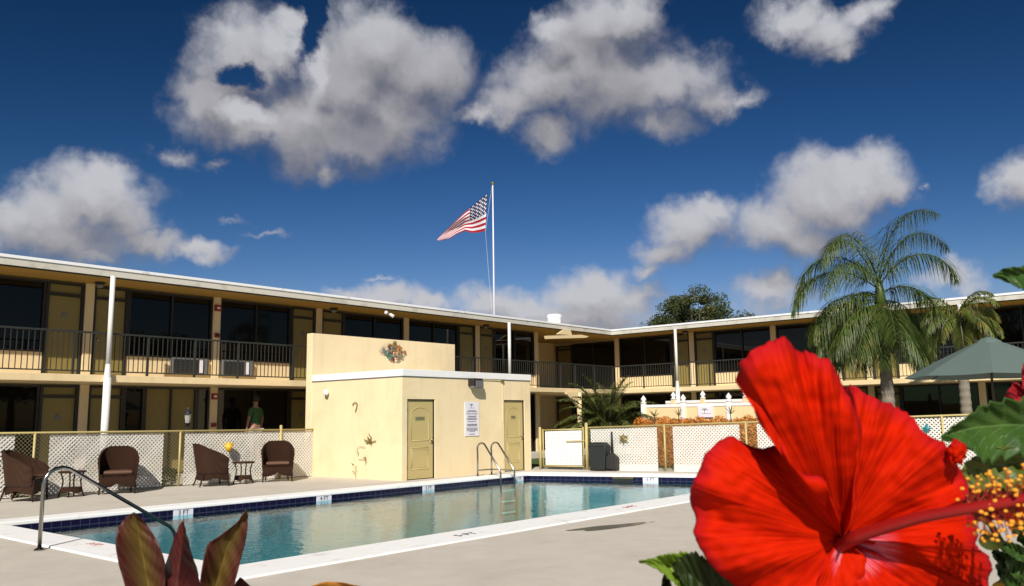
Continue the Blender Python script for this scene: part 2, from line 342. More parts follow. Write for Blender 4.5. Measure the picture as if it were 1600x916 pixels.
# depth markers: white tile insets with numbers, one marker each
def marker_wall(x, body, who):
    e_ = empty('depth_marker', (x, 14.835, -.17), f'white tile {body} marker {who}', 'depth marker', 'depth markers round the pool')
    MB().box(x-.19, x+.19, 14.826, 14.838, -.21, -.042).build('tile_inset', M['sign'], e_)
    text('lettering', body, .115, M['ink'], e_, (x, 14.822, -.093), (1,0,0), (0,0,1))
marker_wall(8.2, '3 FT', 'on the far pool wall near the armchairs'); marker_wall(11.35, '4 FT', 'on the far pool wall left of the pool house')
marker_wall(14.4, '5 FT', 'on the far pool wall below the pool house corner'); marker_wall(17.75, '5 FT', 'on the far pool wall just right of the ladder')
t_ = Vector((18.2-20.4, 14.85-8.25)).normalized(); o_ = Vector((18.2,14.85)) - t_*3.35
e_ = empty('depth_marker', (o_.x, o_.y, -.17), 'white tile depth marker reading 6 FT on the pool end wall', 'depth marker', 'depth markers round the pool')
q = MB(); nn_ = Vector((-t_.y, t_.x)); a, c = o_-t_*.2, o_+t_*.2
nin = Vector((-1*abs(t_.y), t_.x)) ; nin = Vector((-t_.y, t_.x)); nin = nin if nin.x < 0 else -nin
q.add([(*(a+nin*.012),-.21),(*(c+nin*.012),-.21),(*(c+nin*.012),-.045),(*(a+nin*.012),-.045)], [(0,1,2,3)]); q.build('tile_inset', M['sign'], e_)
text('lettering', '6 FT', .115, M['ink'], e_, (*(o_+nin*.018), -.093), (-t_.x,-t_.y,0), (0,0,1))
def marker_flat(x, y, body, m_, lab, rot=(1,0,0), upv=(0,1,0), s=.2):
    e_ = empty('depth_marker', (x, y, .022), lab, 'depth marker', 'depth markers round the pool')
    text('lettering', body, s, m_, e_, (x, y, .0245), rot, upv)
marker_flat(8.3, 7.85, '5 FT', M['ink'], 'black painted 5 FT on the near coping, in front of the pool house reflection')
marker_flat(12.35, 7.9, '6 FT', M['redink'], 'faded reddish 6 FT painted on the near coping beside the puddle', s=.2)
marker_flat(4.98, 11.15, '3 FT', M['redink'], 'faded red 3 FT painted on the left coping behind the canna leaves', rot=(.0,-1,0), upv=(1,0,0), s=.16)
sk = empty('pool_skimmer', (18.95, 12.6, -.1), 'dark skimmer opening in the tile band of the pool end wall', 'skimmer')
a = Vector((18.2,14.85)) - t_*2.35; c = a - t_*.55
MB().add([(*(a+nin*.014),-.34),(*(c+nin*.014),-.34),(*(c+nin*.014),-.05),(*(a+nin*.014),-.05)], [(0,1,2,3)]).build('opening', M['black'], sk)
MB().add([(*(a+nin*.03),-.05),(*(c+nin*.03),-.05),(*(c+nin*.03),-.075),(*(a+nin*.03),-.075),(*a,-.05),(*c,-.05),(*c,-.075),(*a,-.075)], [(0,1,2,3),(0,4,5,1),(3,2,6,7)]).build('lintel', M['brass'], sk)
bed = MB(); bed.add([(.15,-.9,.004),(2.2,-1.6,.004),(1.6,.2,.004),(1.05,1.75,.004),(.45,1.7,.004),(.3,.4,.004)], [(0,1,2,3,4,5)])
struct('planting_bed', bed, M['mulch'])
wk = MB(); wk.box(0, 33.0, 20.9, 22.2, -.04, .15); wk.box(31.2, 33.0, 0, 20.9, -.04, .151); wk.box(27.9, 33.0, 22.2, 25.2, -.04, .149)
struct('walkway', wk, M['deck'])
# ------------------------------------------------------------------ motel building
mo = empty('motel_building', (20, 24, 0), 'two storey cream motel with black balcony railings wrapping round the pool court', 'building')
def pt(name, mb, m, parent=mo, **k): return mb.build(name, m, parent, **k)
# roof, two arms joined at the corner
RT = [(0,20.7),(31.35,20.7),(31.35,0),(42,0),(42,32),(0,32)]
def Lsh(o): return [(0,20.7+o),(31.35+o,20.7+o),(31.35+o,0),(42,0),(42,32),(0,32)]
def Lprism(o, z0, z1):
    m_ = MB(); P = Lsh(o); n_ = 6; vs = [(x,y,z0) for x,y in P]+[(x,y,z1) for x,y in P]
    m_.add(vs, [(0,1,4,5),(6,11,10,7),(1,2,3,4),(7,10,9,8)]+[(i,(i+1)%6,6+(i+1)%6,6+i) for i in range(6)]); return m_
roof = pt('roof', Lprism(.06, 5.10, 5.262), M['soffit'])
pt('roof_edge', MB().box(0,31.35,20.70,20.78,5.262,5.335).box(31.35,31.43,0,20.70,5.262,5.335).box(31.35,31.43,20.701,20.78,5.262,5.335).box(0,41.9,20.78,31.9,5.263,5.30).box(31.43,41.9,.0,20.78,5.263,5.30), M['white2'], roof, bevel=.006)
pt('fascia', MB().box(0,31.345,20.725,20.757,5.10,5.258).box(31.375,31.407,0,20.757,5.10,5.258).box(31.345,31.375,20.725,20.757,5.10,5.258), M['fascia'], roof)
pt('eave_shadow_strip', MB().box(0,31.41,20.76,20.80,5.07,5.098).box(31.41,31.45,0,20.80,5.07,5.098), M['rail'], roof)  # black strip standing in for the shadow line under the fascia
# upper floor slab
sb_ = MB(); sb_.box(0,31.35,20.7,22.3,2.52,2.69); sb_.box(31.35,33.1,0,22.3,2.52,2.69); sb_.box(27.85,33.1,22.3,25.4,2.521,2.69)
pt('balcony_slab', sb_, M['cream'], bevel=.008)
# walls behind the glazing
pt('wall', MB().box(0,27.9,22.28,22.5,0,5.1), M['cream']); pt('wall', MB().box(33.08,33.3,0,27,0,5.1), M['cream'])
pt('wall', MB().box(27.9,33.08,25.2,25.4,0,5.1), M['cream']); pt('wall', MB().box(27.68,27.9,22.5,25.2,0,5.1), M['cream'])
def WA(m_, a0, a1, n0, n1, z0, z1, mi=0): return m_.box(a0, a1, 22.2-n0, 22.2-n1, z0, z1, mi)
def WB(m_, a0, a1, n0, n1, z0, z1, mi=0): return m_.box(33-n0, 33-n1, a0, a1, z0, z1, mi)
def pilaster(W, a, w_=.22, z0=.15, z1=2.52): m_ = MB(); W(m_, a-w_/2, a+w_/2, -.08, .09, z0, z1); pt('pilaster', m_, M['cream'], bevel=.006)
def door(W, a0, a1, z0, ztop, hinge, lit=True):
    z1 = z0+2.03
    fr = MB(); W(fr, a0, a0+.07, -.07, .05, z0, ztop); W(fr, a1-.07, a1, -.07, .05, z0, ztop); W(fr, a0+.07, a1-.07, -.07, .05, z1, z1+.07); W(fr, a0+.07, a1-.07, -.07, .05, ztop-.05, ztop)
    fo = pt('door_frame', fr, M['frame'])
    d = MB(); W(d, a0+.075, a1-.075, -.07, -.005, z0+.004, z1-.004); do = pt('door', d, M['olive_shaded'], bevel=.004)
    k = a1-.16 if hinge < 0 else a0+.16
    h = MB(); c = Vector((k, 22.2-.03, z0+.98)) if W is WA else Vector((33-.03, k, z0+.98)); h.ball(c, .035); pt('handle', h, M['steel'], do, smooth=True)
    nb = MB(); mid = (a0+a1)/2; W(nb, mid-.07, mid+.07, -.005, .01, z0+1.50, z0+1.58); W(nb, mid-.035, mid+.035, -.005, .012, z0+1.582, z0+1.63); pt('number_plate', nb, M['grey'], do)
    t = MB(); W(t, a0+.075, a1-.075, -.07, -.01, z1+.075, ztop-.055); pt('transom_panel', t, M['olive_shaded'], fo)
def window(W, a0, a1, z0, z1, mull=1, kick=0, pane='glass'):
    if kick:
        k = MB(); W(k, a0, a1, -.08, .02, z0, z0+kick); pt('kick_panel', k, M['cream']); z0 += kick+.001
    fr = MB(); W(fr, a0, a0+.05, -.07, .04, z0, z1); W(fr, a1-.05, a1, -.07, .04, z0, z1); W(fr, a0+.05, a1-.05, -.07, .04, z0, z0+.05); W(fr, a0+.05, a1-.05, -.07, .04, z1-.05, z1)
    for i in range(mull):
        a = a0+(a1-a0)*(i+1)/(mull+1); W(fr, a-.022, a+.022, -.07, .035, z0+.05, z1-.05)
    fo = pt('window', fr, M['frame'])
    p = MB(); W(p, a0+.05, a1-.05, -.072, -.03, z0+.05, z1-.05); pt('pane', p, M[pane], fo)
def bays(W, even, odd, zf, zt, kick, skip=None):
    for e0 in even:
        for s in (-1, 1):
            o = [x for x in odd if (x-e0)*s > 0]
            if not o: continue
            o = min(o, key=lambda x: abs(x-e0)); a = e0+s*.115; bq = e0+s*1.03; c = o-s*.115
            door(W, min(a,bq), max(a,bq), zf, zt, s)
            if skip and skip(e0, s): continue
            window(W, min(bq+s*.012,c), max(bq+s*.012,c), zf, zt, 1, kick)
EA, OA = [9.43,16.62,24.13], [5.75,13.02,20.4,27.78]
EB, OB = [17.66,10.3,2.9], [21.5,13.98,6.6,-.8]
for a in EA+OA: pilaster(WA, a, .22 if a != 27.78 else .26); pilaster(WA, a, .22, 2.69, 5.1)
for a in EB+OB[:-1]: pilaster(WB, a); pilaster(WB, a, .22, 2.69, 5.1)
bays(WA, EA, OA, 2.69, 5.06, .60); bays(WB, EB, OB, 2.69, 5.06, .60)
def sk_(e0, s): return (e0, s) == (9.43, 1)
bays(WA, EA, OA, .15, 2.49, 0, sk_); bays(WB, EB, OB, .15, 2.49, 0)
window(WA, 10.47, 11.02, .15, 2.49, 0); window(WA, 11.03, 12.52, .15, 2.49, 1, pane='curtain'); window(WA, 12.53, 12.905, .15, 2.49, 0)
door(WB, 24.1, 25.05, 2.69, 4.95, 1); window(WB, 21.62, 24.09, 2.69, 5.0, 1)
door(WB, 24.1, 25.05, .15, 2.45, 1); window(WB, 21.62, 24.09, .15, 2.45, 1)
# two storey columns
def column(x, y):
    c = MB(); c.tube([(x,y,0),(x,y,2.62)], .088, 20); c.tube([(x,y,2.62),(x,y,2.95)], [.088,.058], 20, cap=False); c.tube([(x,y,2.95),(x,y,5.10)], .058, 20); pt('column', c, mat('column_paint',(.66,.65,.62),.6,var=.1,vs=2,c2=(.5,.47,.4),c2s=4,c2a=(.58,.75)), smooth=True)
column(9.31, 20.62); column(24.25, 20.62); column(31.27, 17.5); column(31.27, 6.72)
c = MB(); c.tube([(28.65,20.62,0),(28.65,20.62,2.52)], .10, 14); pt('column', c, M['cream'], smooth=True)
br = MB(); br.add([(28.55,20.58,2.52),(27.75,20.58,1.95+.5),(27.75,20.58,2.52),(28.55,20.58,1.95),(28.55,20.68,2.52),(27.75,20.68,2.45),(27.75,20.68,2.52),(28.55,20.68,1.95)], [(0,2,1,3),(7,5,6,4),(3,1,5,7),(1,2,6,5),(2,0,4,6),(0,3,7,4)])
pt('bracket', br, M['cream'])
# balcony railings, one part per section between posts
def railing(x0, y0, x1, y1):
    L = math.hypot(x1-x0, y1-y0); dx, dy = (x1-x0)/L, (y1-y0)/L; nx, ny = -dy*.02, dx*.02
    r = MB(); z = 2.69
    def bar(s0, s1, h, za, zb):
        ax, ay, bx, by = x0+dx*s0, y0+dy*s0, x0+dx*s1, y0+dy*s1; ox, oy = -dy*h, dx*h
        r.add([(ax-ox,ay-oy,za),(bx-ox,by-oy,za),(bx+ox,by+oy,za),(ax+ox,ay+oy,za),(ax-ox,ay-oy,zb),(bx-ox,by-oy,zb),(bx+ox,by+oy,zb),(ax+ox,ay+oy,zb)], [(3,2,1,0),(4,5,6,7),(0,1,5,4),(1,2,6,5),(2,3,7,6),(3,0,4,7)])
    bar(.026, L-.001, .024, z+.99, z+1.03); bar(.026, L-.001, .014, z+.07, z+.10)
    nb = int(L/.118)
    for i in range(1, nb): s = L*i/nb; bar(s-.0085, s+.0085, .0085, z+.1005, z+.9895)
    ro = pt('balcony_railing', r, M['rail'])
    p = MB(); p.box(x0-.025, x0+.025, y0-.025, y0+.025, z+.001, z+1.01); pt('railing_post', p, M['rail'], ro)
xs = [5.0,6.8,8.55,10.35,11.62,12.9,14.7,15.5,16.3,20.7,22.4,24.5,26.1,27.6,28.6,30.0,31.43]
for a, c in zip(xs, xs[1:]):
    if a == 16.3: continue
    railing(a, 20.76, c, 20.76)
ys = [20.76,19.2,17.65,16.1,14.5,12.9,11.3,9.7,8.1,6.5,4.9,3.3,1.7]
for a, c in zip(ys, ys[1:]): railing(31.43, a, 31.43, c)
# fittings on the motel
def ac(a0, a1, lab):
    e_ = empty('air_conditioner', ((a0+a1)/2, 22.16, 2.85), lab, 'air conditioner', 'air conditioners under the upper windows')
    MB().box(a0, a1, 22.04, 22.175, 2.85, 3.30).build('casing', M['grey'], e_, bevel=.01)
    s = MB()
    for k in range(9): s.box(a0+.04, a1-.3, 22.025, 22.039, 2.89+.043*k, 2.91+.043*k)
    s.build('grille', M['black'], e_); MB().box(a1-.26, a1-.14, 22.02, 22.039, 2.9, 3.25).build('control_panel', M['sign'], e_)
ac(11.68, 12.75, 'dark grille air conditioner under the upper window left of the red alarm pilaster')
ac(13.2, 14.2, 'dark grille air conditioner under the upper window right of the red alarm pilaster')
ac(19.0, 20.1, 'dark air conditioner under the upper window hidden behind the parapet wall')
def cabinet(x, y, z, lab, f=0):
    e_ = empty('extinguisher_cabinet', (x, y, z), lab, 'cabinet', 'fire extinguisher cabinets on the pilasters')
    m_ = MB(); bx = (lambda a0,a1,n0,n1,z0,z1: m_.box(x+a0,x+a1,y-n0,y-n1,z0,z1)) if not f else (lambda a0,a1,n0,n1,z0,z1: m_.box(x-n0,x-n1,y+a0,y+a1,z0,z1))
    bx(-.12,.12,0,.09,0,.03); bx(-.12,.12,0,.09,.41,.44); bx(-.12,-.085,0,.09,.03,.41); bx(.085,.12,0,.09,.03,.41); m_.build('frame', M['sign'], e_)
    m_ = MB(); bx(-.085,.085,0,.05,.03,.41); m_.build('glass_door', M['glass'], e_)
    m_ = MB(); bx(-.04,.04,.051,.07,.08,.33); m_.build('extinguisher', M['red'], e_)
cabinet(9.43, 22.105, 3.86, 'white framed extinguisher cabinet on the upper pilaster behind the left white column')
cabinet(9.43, 22.105, 1.33, 'white framed extinguisher cabinet on the ground floor pilaster behind the left white column')
cabinet(24.13, 22.105, 3.80, 'white framed extinguisher cabinet on the upper pilaster right of the parapet wall')
def alarm(x, z, lab, s=1):
    e_ = empty('fire_alarm', (x, 22.1, z), lab, 'fire alarm', 'red fire alarms on the pilaster')
    MB().box(x-.07*s, x+.07*s, 22.05, 22.108, z-.06*s, z+.06*s).build('body', M['red'], e_, bevel=.008)
    MB().box(x-.03*s, x+.03*s, 22.038, 22.049, z-.02*s, z+.02*s).build('lens' if s > 1 else 'pull_lever', M['lamp'] if s > 1 else M['black'], e_)
alarm(13.02, 4.78, 'red alarm horn high on the upper pilaster between two air conditioners', 1.5)
alarm(13.02, 3.99, 'small red alarm pull box at railing height on the upper pilaster')
alarm(13.02, 2.25, 'red alarm horn high on the ground floor pilaster left of the person', 1.4)
alarm(13.02, 1.45, 'small red alarm pull box low on the ground floor pilaster')
def ceil_light(x, y, z, lab):
    e_ = empty('ceiling_light', (x, y, z), lab, 'ceiling light', 'porch lights under the roof')
    MB().lathe([(.13,-.0),(.13,-.04),(.10,-.05)], (x,y,z), 14).build('base', M['black'], e_); MB().lathe([(.09,-.05),(.10,-.10),(.05,-.15)], (x,y,z), 14).build('globe', M['grey'], e_, smooth=True)
ceil_light(9.5, 21.75, 5.10, 'small dark porch light beside the left white column')
ceil_light(16.9, 21.75, 5.10, 'small dark porch light above the left end of the parapet wall')
ceil_light(24.2, 21.75, 5.10, 'small dark porch light under the roof near the middle white column')
ceil_light(32.3, 17.6, 5.10, 'small dark porch light of the right wing, below the rooftop tree')
sc_ = empty('security_camera', (18.4, 20.95, 5.10), 'white twin security camera under the roof above the parapet wall', 'security camera')
MB().lathe([(.05,0),(.05,-.06)], (18.4,20.95,5.10), 12).build('mount', M['white'], sc_)
for s, n_ in ((-.1, 'camera_head'), (.1, 'camera_head')):
    MB().tube([(18.4+s*.3,20.95,5.03),(18.4+s*1.6,20.75,4.92-s*.5)], [.035,.06], 10).build(n_, M['white'], sc_, smooth=True)
fx = empty('hanging_fixture', (27.9, 20.98, 5.10), 'cream bar shaped fixture with a tapered neck hanging under the roof corner', 'light fixture')
MB().add([(27.75,20.61,5.098),(28.15,20.61,5.098),(28.25,20.61,4.88),(27.3,20.61,4.86),(27.75,20.74,5.068),(28.15,20.74,5.068),(28.25,20.74,4.88),(27.3,20.74,4.86)], [(3,2,1,0),(4,5,6,7),(0,1,5,4),(1,2,6,5),(2,3,7,6),(3,0,4,7)]).build('neck', M['cream'], fx)
MB().add([(26.55,20.60,4.62),(29.2,20.60,4.83),(29.45,20.60,4.90),(28.9,20.60,4.94),(26.5,20.60,4.74),(26.55,20.72,4.62),(29.2,20.72,4.83),(29.45,20.72,4.90),(28.9,20.72,4.94),(26.5,20.72,4.74)], [(0,1,2,3,4),(9,8,7,6,5),(0,5,6,1),(1,6,7,2),(2,7,8,3),(3,8,9,4),(4,9,5,0)]).build('bar', M['cream'], fx)
bn_ = empty('bench', (15.3, 22.0, 0), '', 'bench') if False else None
# vent on the roof
vt = setp(MB().lathe([(.33,0),(.33,.88),(.355,.89),(.355,1.02),(.31,1.07),(.02,1.08)], (31.9,24.3,5.30), 28).build('roof_vent', M['white'], smooth=False), 'round white capped vent pipe standing on the roof near the corner', 'roof vent')
vt.modifiers.new('b','BEVEL').width = .01
# flagpole
fp = empty('flagpole', (30.64, 27.0, 5.3), 'tall pale metal flagpole rising behind the motel roof', 'flagpole')
FP = Vector((30.64, 27.0, 0))
MB().tube([(30.64,27,5.30),(30.64,27,13.0)], [.045,.028], 12).build('pole', M['sign'], fp, smooth=True)
MB().ball((30.64,27,13.08), .09).build('finial', M['brass'], fp, smooth=True)
hd = (at(762,302,1)-at(763,302,1)); 
def fl(px, py, Y=27.0):
    r = at(px, py, 1)-Vector((0,0,EYE)); return Vector((0,0,EYE)) + r*(Y/r.y)
MB().tube([(30.56,26.98,12.9), fl(758.5,362), (30.5,26.98,6.0)], .004, 5).build('rope', M['white'], fp)
top = [(762,302),(750,312),(738,322),(726,332),(712,345),(697,360),(683,374)]; bot = [(758,361),(749,363),(738,364),(727,361),(714,366),(702,373),(685,377)]
fg = MB(); NU, NV = 66, 52; vs = []
def lerp(P, t): t *= len(P)-1; i = min(int(t), len(P)-2); k = t-i; return (P[i][0]*(1-k)+P[i+1][0]*k, P[i][1]*(1-k)+P[i+1][1]*k)
for j in range(NV+1):
    for i in range(NU+1):
        u, v = i/NU, j/NV; a, c = lerp(top, u), lerp(bot, u); vv = v**(1+.0*u)
        p = fl(a[0]*(1-vv)+c[0]*vv, a[1]*(1-vv)+c[1]*vv, 27.0 + u*.7+.16*math.sin(u*9+v*3)*u**.5+.03*math.sin(v*9+u*5)); vs.append(p)
fs = []; mi = []
for j in range(NV):
    for i in range(NU):
        fs.append((j*(NU+1)+i, j*(NU+1)+i+1, (j+1)*(NU+1)+i+1, (j+1)*(NU+1)+i)); s = j*13//NV
        m_ = 0 if s % 2 == 0 else 1
        if s < 7 and i < 26:
            m_ = 2; rr, cc_ = j*9//28, i*11//26
            if (rr+cc_) % 2 == 0 and (j % 3 != 0) and (i*11 % 26) >= 6: m_ = 1
        mi.append(m_)
fg.v = [tuple(p) for p in vs]; fg.f = fs; fg.mi = mi
f_o = fg.build('flag', [mat('flag_red',(.30,.002,.010),.8), mat('flag_white',(.62,.59,.61),.8), mat('flag_navy',(.012,.015,.06),.8)], smooth=True)
setp(f_o, 'red and white striped flag with starred navy canton flying from the pole', 'flag')
# ------------------------------------------------------------------ pool house
ph = empty('pool_house', (17, 18, 0), 'low cream stucco pool house with two olive doors beside the pool', 'pool house')
X0, X1, Y0, Y1 = 14.7, 19.85, 16.09, 19.84
def wallY(m_, holes):   # front wall with recessed doors
    xs_ = [X0]+[v for h in holes for v in h]+[X1]
    for i in range(0, len(xs_), 2): m_.box(xs_[i], xs_[i+1], Y0, Y0+.2, 0, 2.04)
    m_.box(X0, X1, Y0, Y0+.2, 2.04, 2.62)
HD = [(14.87,15.86),(18.64,19.57)]
m_ = MB(); wallY(m_, HD); m_.box(X0, X0+.2, Y0+.2, Y1, 0, 2.62); m_.box(X1-.2, X1, Y0+.2, Y1, 0, 2.62); m_.box(X0+.2, X1-.2, Y1-.1, Y1, 0, 2.62)
m_.build('wall', M['stucco'], ph)
rf = MB().box(X0-.03, X1+.03, Y0-.03, Y1-.002, 2.622, 2.80).build('roof', M['white'], ph, bevel=.012)
MB().box(X0-.012, X1+.012, Y0-.012, Y1-.003, 2.60, 2.6215).build('roof_trim', M['grey'], rf)
def panel_door(x0, x1, sign_):
    d = MB().box(x0+.03, x1-.03, Y0+.055, Y0+.11, .02, 2.01).build('door', M['olive'], ph, bevel=.004)
    w_ = x1-x0; pa, pb = x0+.19, x1-.19
    def mould(pts, r=.011): MB().tube([(x, Y0+.052, z) for x, z in pts]+[(pts[0][0], Y0+.052, pts[0][1])], r, 6).build('moulding', M['olive'], d, smooth=True)
    mid = (pa+pb)/2; hw = (pb-pa)/2
    arch = [(mid+hw*math.cos(t), 1.70+.13*math.sin(t)**1.5) for t in [math.pi*k/12 for k in range(13)]]
    mould([(pa,.98),(pb,.98)]+arch); mould([(pa,.26),(pb,.26),(pb,.80),(pa,.80)])
    a2 = [(x0+.24 if x < mid else x1-.24, z) for x, z in [(pa,.31),(pb,.31),(pb,.75),(pa,.75)]]; mould(a2, .006)
    h = MB(); h.ball((x1-.10, Y0-.0, .98), .032); h.tube([(x1-.10,Y0+.055,.98),(x1-.10,Y0,.98)], .014, 8); h.tube([(x1-.10,Y0-.01,.98),(x1-.2,Y0-.01,.985)], .012, 8); h.build('handle', M['steel'], d, smooth=True)
    [MB().box(x0+.029, x0+.045, Y0+.035, Y0+.054, z, z+.1).build('hinge', M['black'], d) for z in (.25,.98,1.72)]
    MB().box(x0, x0+.028, Y0+.03, Y0+.14, 0, 2.035).box(x1-.028, x1, Y0+.03, Y0+.14, 0, 2.035).box(x0+.028, x1-.028, Y0+.03, Y0+.14, 2.012, 2.035).build('door_frame', M['frame'], ph)
    MB().box(mid-.17 if len(sign_) > 4 else mid-.1, mid+.17 if len(sign_) > 4 else mid+.1, Y0+.047, Y0+.0535, 1.50, 1.59).build('sign_plate', mat('dull_green_plate',(.24,.22,.10),.6), d)
    text('sign_lettering', sign_, .085, M['ink'], d, (mid, Y0+.045, 1.545), (1,0,0), (0,0,1), depth=.001)
panel_door(*HD[0], 'LADIES'); panel_door(*HD[1], 'MEN')
MB().box(X0+.21, X1-.21, Y0+.3, Y0+.32, 0, 2.6).build('inner_partition', M['dark'], ph)
pw = setp(MB().box(14.68, 20.5, 19.842, 20.1, 0, 4.0).build('parapet_wall', M['stucco'], bevel=.01), 'tall cream stucco screen wall rising above the pool house roof', 'wall')
# fittings of the pool house
pl = empty('notice_board', (17.27, 16.08, 1.05), 'tall white notice of printed pool rules on the pool house wall', 'sign')
MB().box(16.99, 17.55, 16.07, 16.088, 1.05, 1.98).build('board', M['sign'], pl)
def lines(y, z, w_, s, n_, m_='inkl'):
    L = MB(); x = 17.27-w_/2
    while x < 17.27+w_/2: k = random.uniform(.02,.06); L.box(x, min(x+k,17.27+w_/2), 16.066, 16.0695, z-s/2, z+s/2); x += k+.012
    L.build('print_line', M[m_], pl)
text('heading', 'POOL RULES', .075, M['ink'], pl, (17.27,16.067,1.655), (1,0,0), (0,0,1), depth=.001)
for z, w_, s in ((1.72,.40,.022),(1.745,.30,.012),(1.585,.34,.022),(1.56,.3,.014),(1.52,.42,.022),(1.495,.38,.016),(1.44,.34,.022),(1.37,.4,.02),(1.345,.4,.018),(1.32,.36,.014),(1.27,.46,.014),(1.245,.44,.014),(1.22,.44,.014),(1.195,.42,.014),(1.17,.2,.014)): lines(0, z, w_, s, 6)
lines(0, 1.10, .22, .02, 4)
def logo(parent, c, s, right, n_):   # little palm over waves
    r = Vector(right); m_ = MB(); cc_ = Vector(c); u = Vector((0,0,1))
    for k in range(6):
        a = math.pi*(.08+.16*k); m_.tube([cc_, cc_+(r*math.cos(a)+u*math.sin(a))*.5*s+u*.1*s, cc_+(r*math.cos(a)*1.0+u*(math.sin(a)*.55-.12))*s], .035*s, 4)
    m_.tube([cc_, cc_-u*.5*s-r*.1*s, cc_-u*.8*s-r*.05*s], .05*s, 4); m_.tube([cc_+r*(-1.0+.2*k)*s-u*(.8+.07*math.sin(k*1.3))*s for k in range(14)], .03*s, 4)
    m_.build('palm_emblem', M['ink'], parent)
logo(pl, (17.24,16.066,1.88), .085, (1,0,0), 0)
fl_ = empty('floodlight', (17.35, 16.08, 2.45), 'dark bronze floodlight on the pool house wall above the notice', 'floodlight')
MB().box(17.13, 17.50, 15.86, 16.088, 2.41, 2.62).build('housing', M['frame'], fl_, bevel=.012); MB().box(17.20, 17.50, 15.84, 15.859, 2.37, 2.56).build('lens', M['grey'], fl_, bevel=.004)
MB().box(17.14, 17.48, 15.87, 16.0, 2.36, 2.409).build('visor', M['grey'], fl_)
MB().tube([(17.5,16.07,2.60),(18.55,16.07,2.59),(18.56,16.07,2.58),(18.56,16.07,1.42)], .011, 6).build('conduit', M['cream'], fl_)
MB().box(18.50,18.60,16.03,16.088,2.55,2.61).build('junction_box', M['brass'], fl_)
MB().lathe([(.001,0),(.07,0),(.08,.05),(.06,.1),(.001,.12)], (0,0,0), 16).build
wl = empty('wall_lamp', (14.68, 19.1, 2.27), 'small round white lamp high on the left face of the pool house', 'wall lamp')
MB().ball((14.62,19.1,2.29), .085, 10).build('globe', M['white'], wl, smooth=True); MB().tube([(14.69,19.1,2.24),(14.62,19.1,2.17)], .04, 8).build('socket', M['grey'], wl)
# metal ornaments on the pool house left face (x = 14.70)
def lf(px, py, off=.0):
    r = at(px, py, 1)-Vector((0,0,EYE)); p = Vector((0,0,EYE)) + r*((14.70-off)/r.x); return p
def orn(name, lab, cat, strokes, m_, r=.009, leaves=()):
    c0 = lf(*strokes[0][0]); e_ = empty(name, (14.69, c0.y, c0.z), lab, cat)
    t = MB()
    for s in strokes: t.tube([lf(x, y, .035) for x, y in s], r, 5)
    t.build('stem', m_, e_)
    lm = MB()
    for (x, y, L_, a, w_) in leaves:
        c = lf(x, y, .05); d1 = Vector((0, -math.cos(R_(a)), math.sin(R_(a)))); d2 = Vector((-.25, math.sin(R_(a)), math.cos(R_(a))))
        lm.add([c, c+d1*L_*.4+d2*w_, c+d1*L_+Vector((-.05,0,0)), c+d1*L_*.4-d2*w_, c+d1*L_*.4+Vector((-.02,0,0))], [(0,4,1),(1,4,2),(2,4,3),(3,4,0)])
    if leaves: lm.build('leaf', m_, e_)
orn('metal_hook', 'small curved dark metal ornament high on the left face of the pool house', 'wall ornament', [[(551,634),(552,630),(556,629),(558,631),(557,637),(555,644)]], M['brass'], .012)
orn('metal_bird', 'dark metal hummingbird ornament on the left face of the pool house, casting a shadow', 'wall ornament', [[(569,687),(577,692),(587,689)],[(577,694),(580,684),(576,678)]], M['brass'], .012, [(577,692,.17,25,.045),(577,691,.16,100,.04),(576,691,.13,160,.04),(578,693,.10,-10,.04)])
orn('metal_vine', 'thin curling metal vine with small blossoms on the pool house left face', 'wall ornament', [[(556,748),(555,738),(557,728),(554,732)],[(560,718),(566,718),(571,717),(571,726)],[(559,708),(558,701),(562,698),(570,699)],[(551,726),(554,727)],[(571,717),(569,712)]], M['brass'], .0055, [(554,738,.07,160,.022),(557,736,.08,20,.03),(571,717,.08,60,.03),(571,718,.08,-30,.03),(559,705,.08,-80,.03),(551,727,.06,90,.03),(571,717,.07,150,.03)])
# colourful sculpture on the parapet wall (y = 19.84)
sp = empty('wall_sculpture', (17.75, 19.83, 3.4), 'colourful metal sculpture of leaves and shells on the parapet wall', 'wall sculpture')
def pf(px, py, off=.03):
    r = at(px, py, 1)-Vector((0,0,EYE)); return Vector((0,0,EYE)) + r*((19.84-off)/r.y)
mm = {k: MB() for k in ('copper','verd','silver','brass','red','teal')}
rnd = random.Random(3); keys = ['copper','brass','silver','copper','verd','red']
for k in range(75):
    a = rnd.uniform(0, 6.28); rr = rnd.random()**.6; px = 616+15*rr*math.cos(a)+2; py = 551+14*rr*math.sin(a)
    if px+py > 1187: px -= 6
    key = 'verd' if (px < 612 and py > 552) else ('copper' if py < 552 and px > 618 and rnd.random() < .6 else rnd.choice(keys))
    c = pf(px, py, rnd.uniform(.03,.09)); s = rnd.uniform(.03,.07); th = rnd.uniform(0, 6.28); n_ = rnd.choice((4,5,6,10))
    mm[key].add([c+Vector((0,-.02,0))]+[c+Vector((math.cos(th+6.28*i/n_)*s, rnd.uniform(-.01,.02), math.sin(th+6.28*i/n_)*s*rnd.uniform(.6,1.1))) for i in range(n_)], [(0, 1+(i+1)%n_, 1+i) for i in range(n_)])
for px, py in ((617,536),(615,540)): mm['brass'].ball(pf(px,py,.05), .06, 6)
mm['teal'].ball(pf(616,543,.08), .03, 6)
for k, v in mm.items(): v.build('metal_leaves', M[k], sp)
tw = MB()
for k in range(9): tw.tube([pf(609,556-k*.6,.03), pf(600-k*.3,553-k*1.2,.04), pf(592+k*1.3,549-k*1.5,.05)], .007, 4)
tw.build('twig', M['silver'], sp)
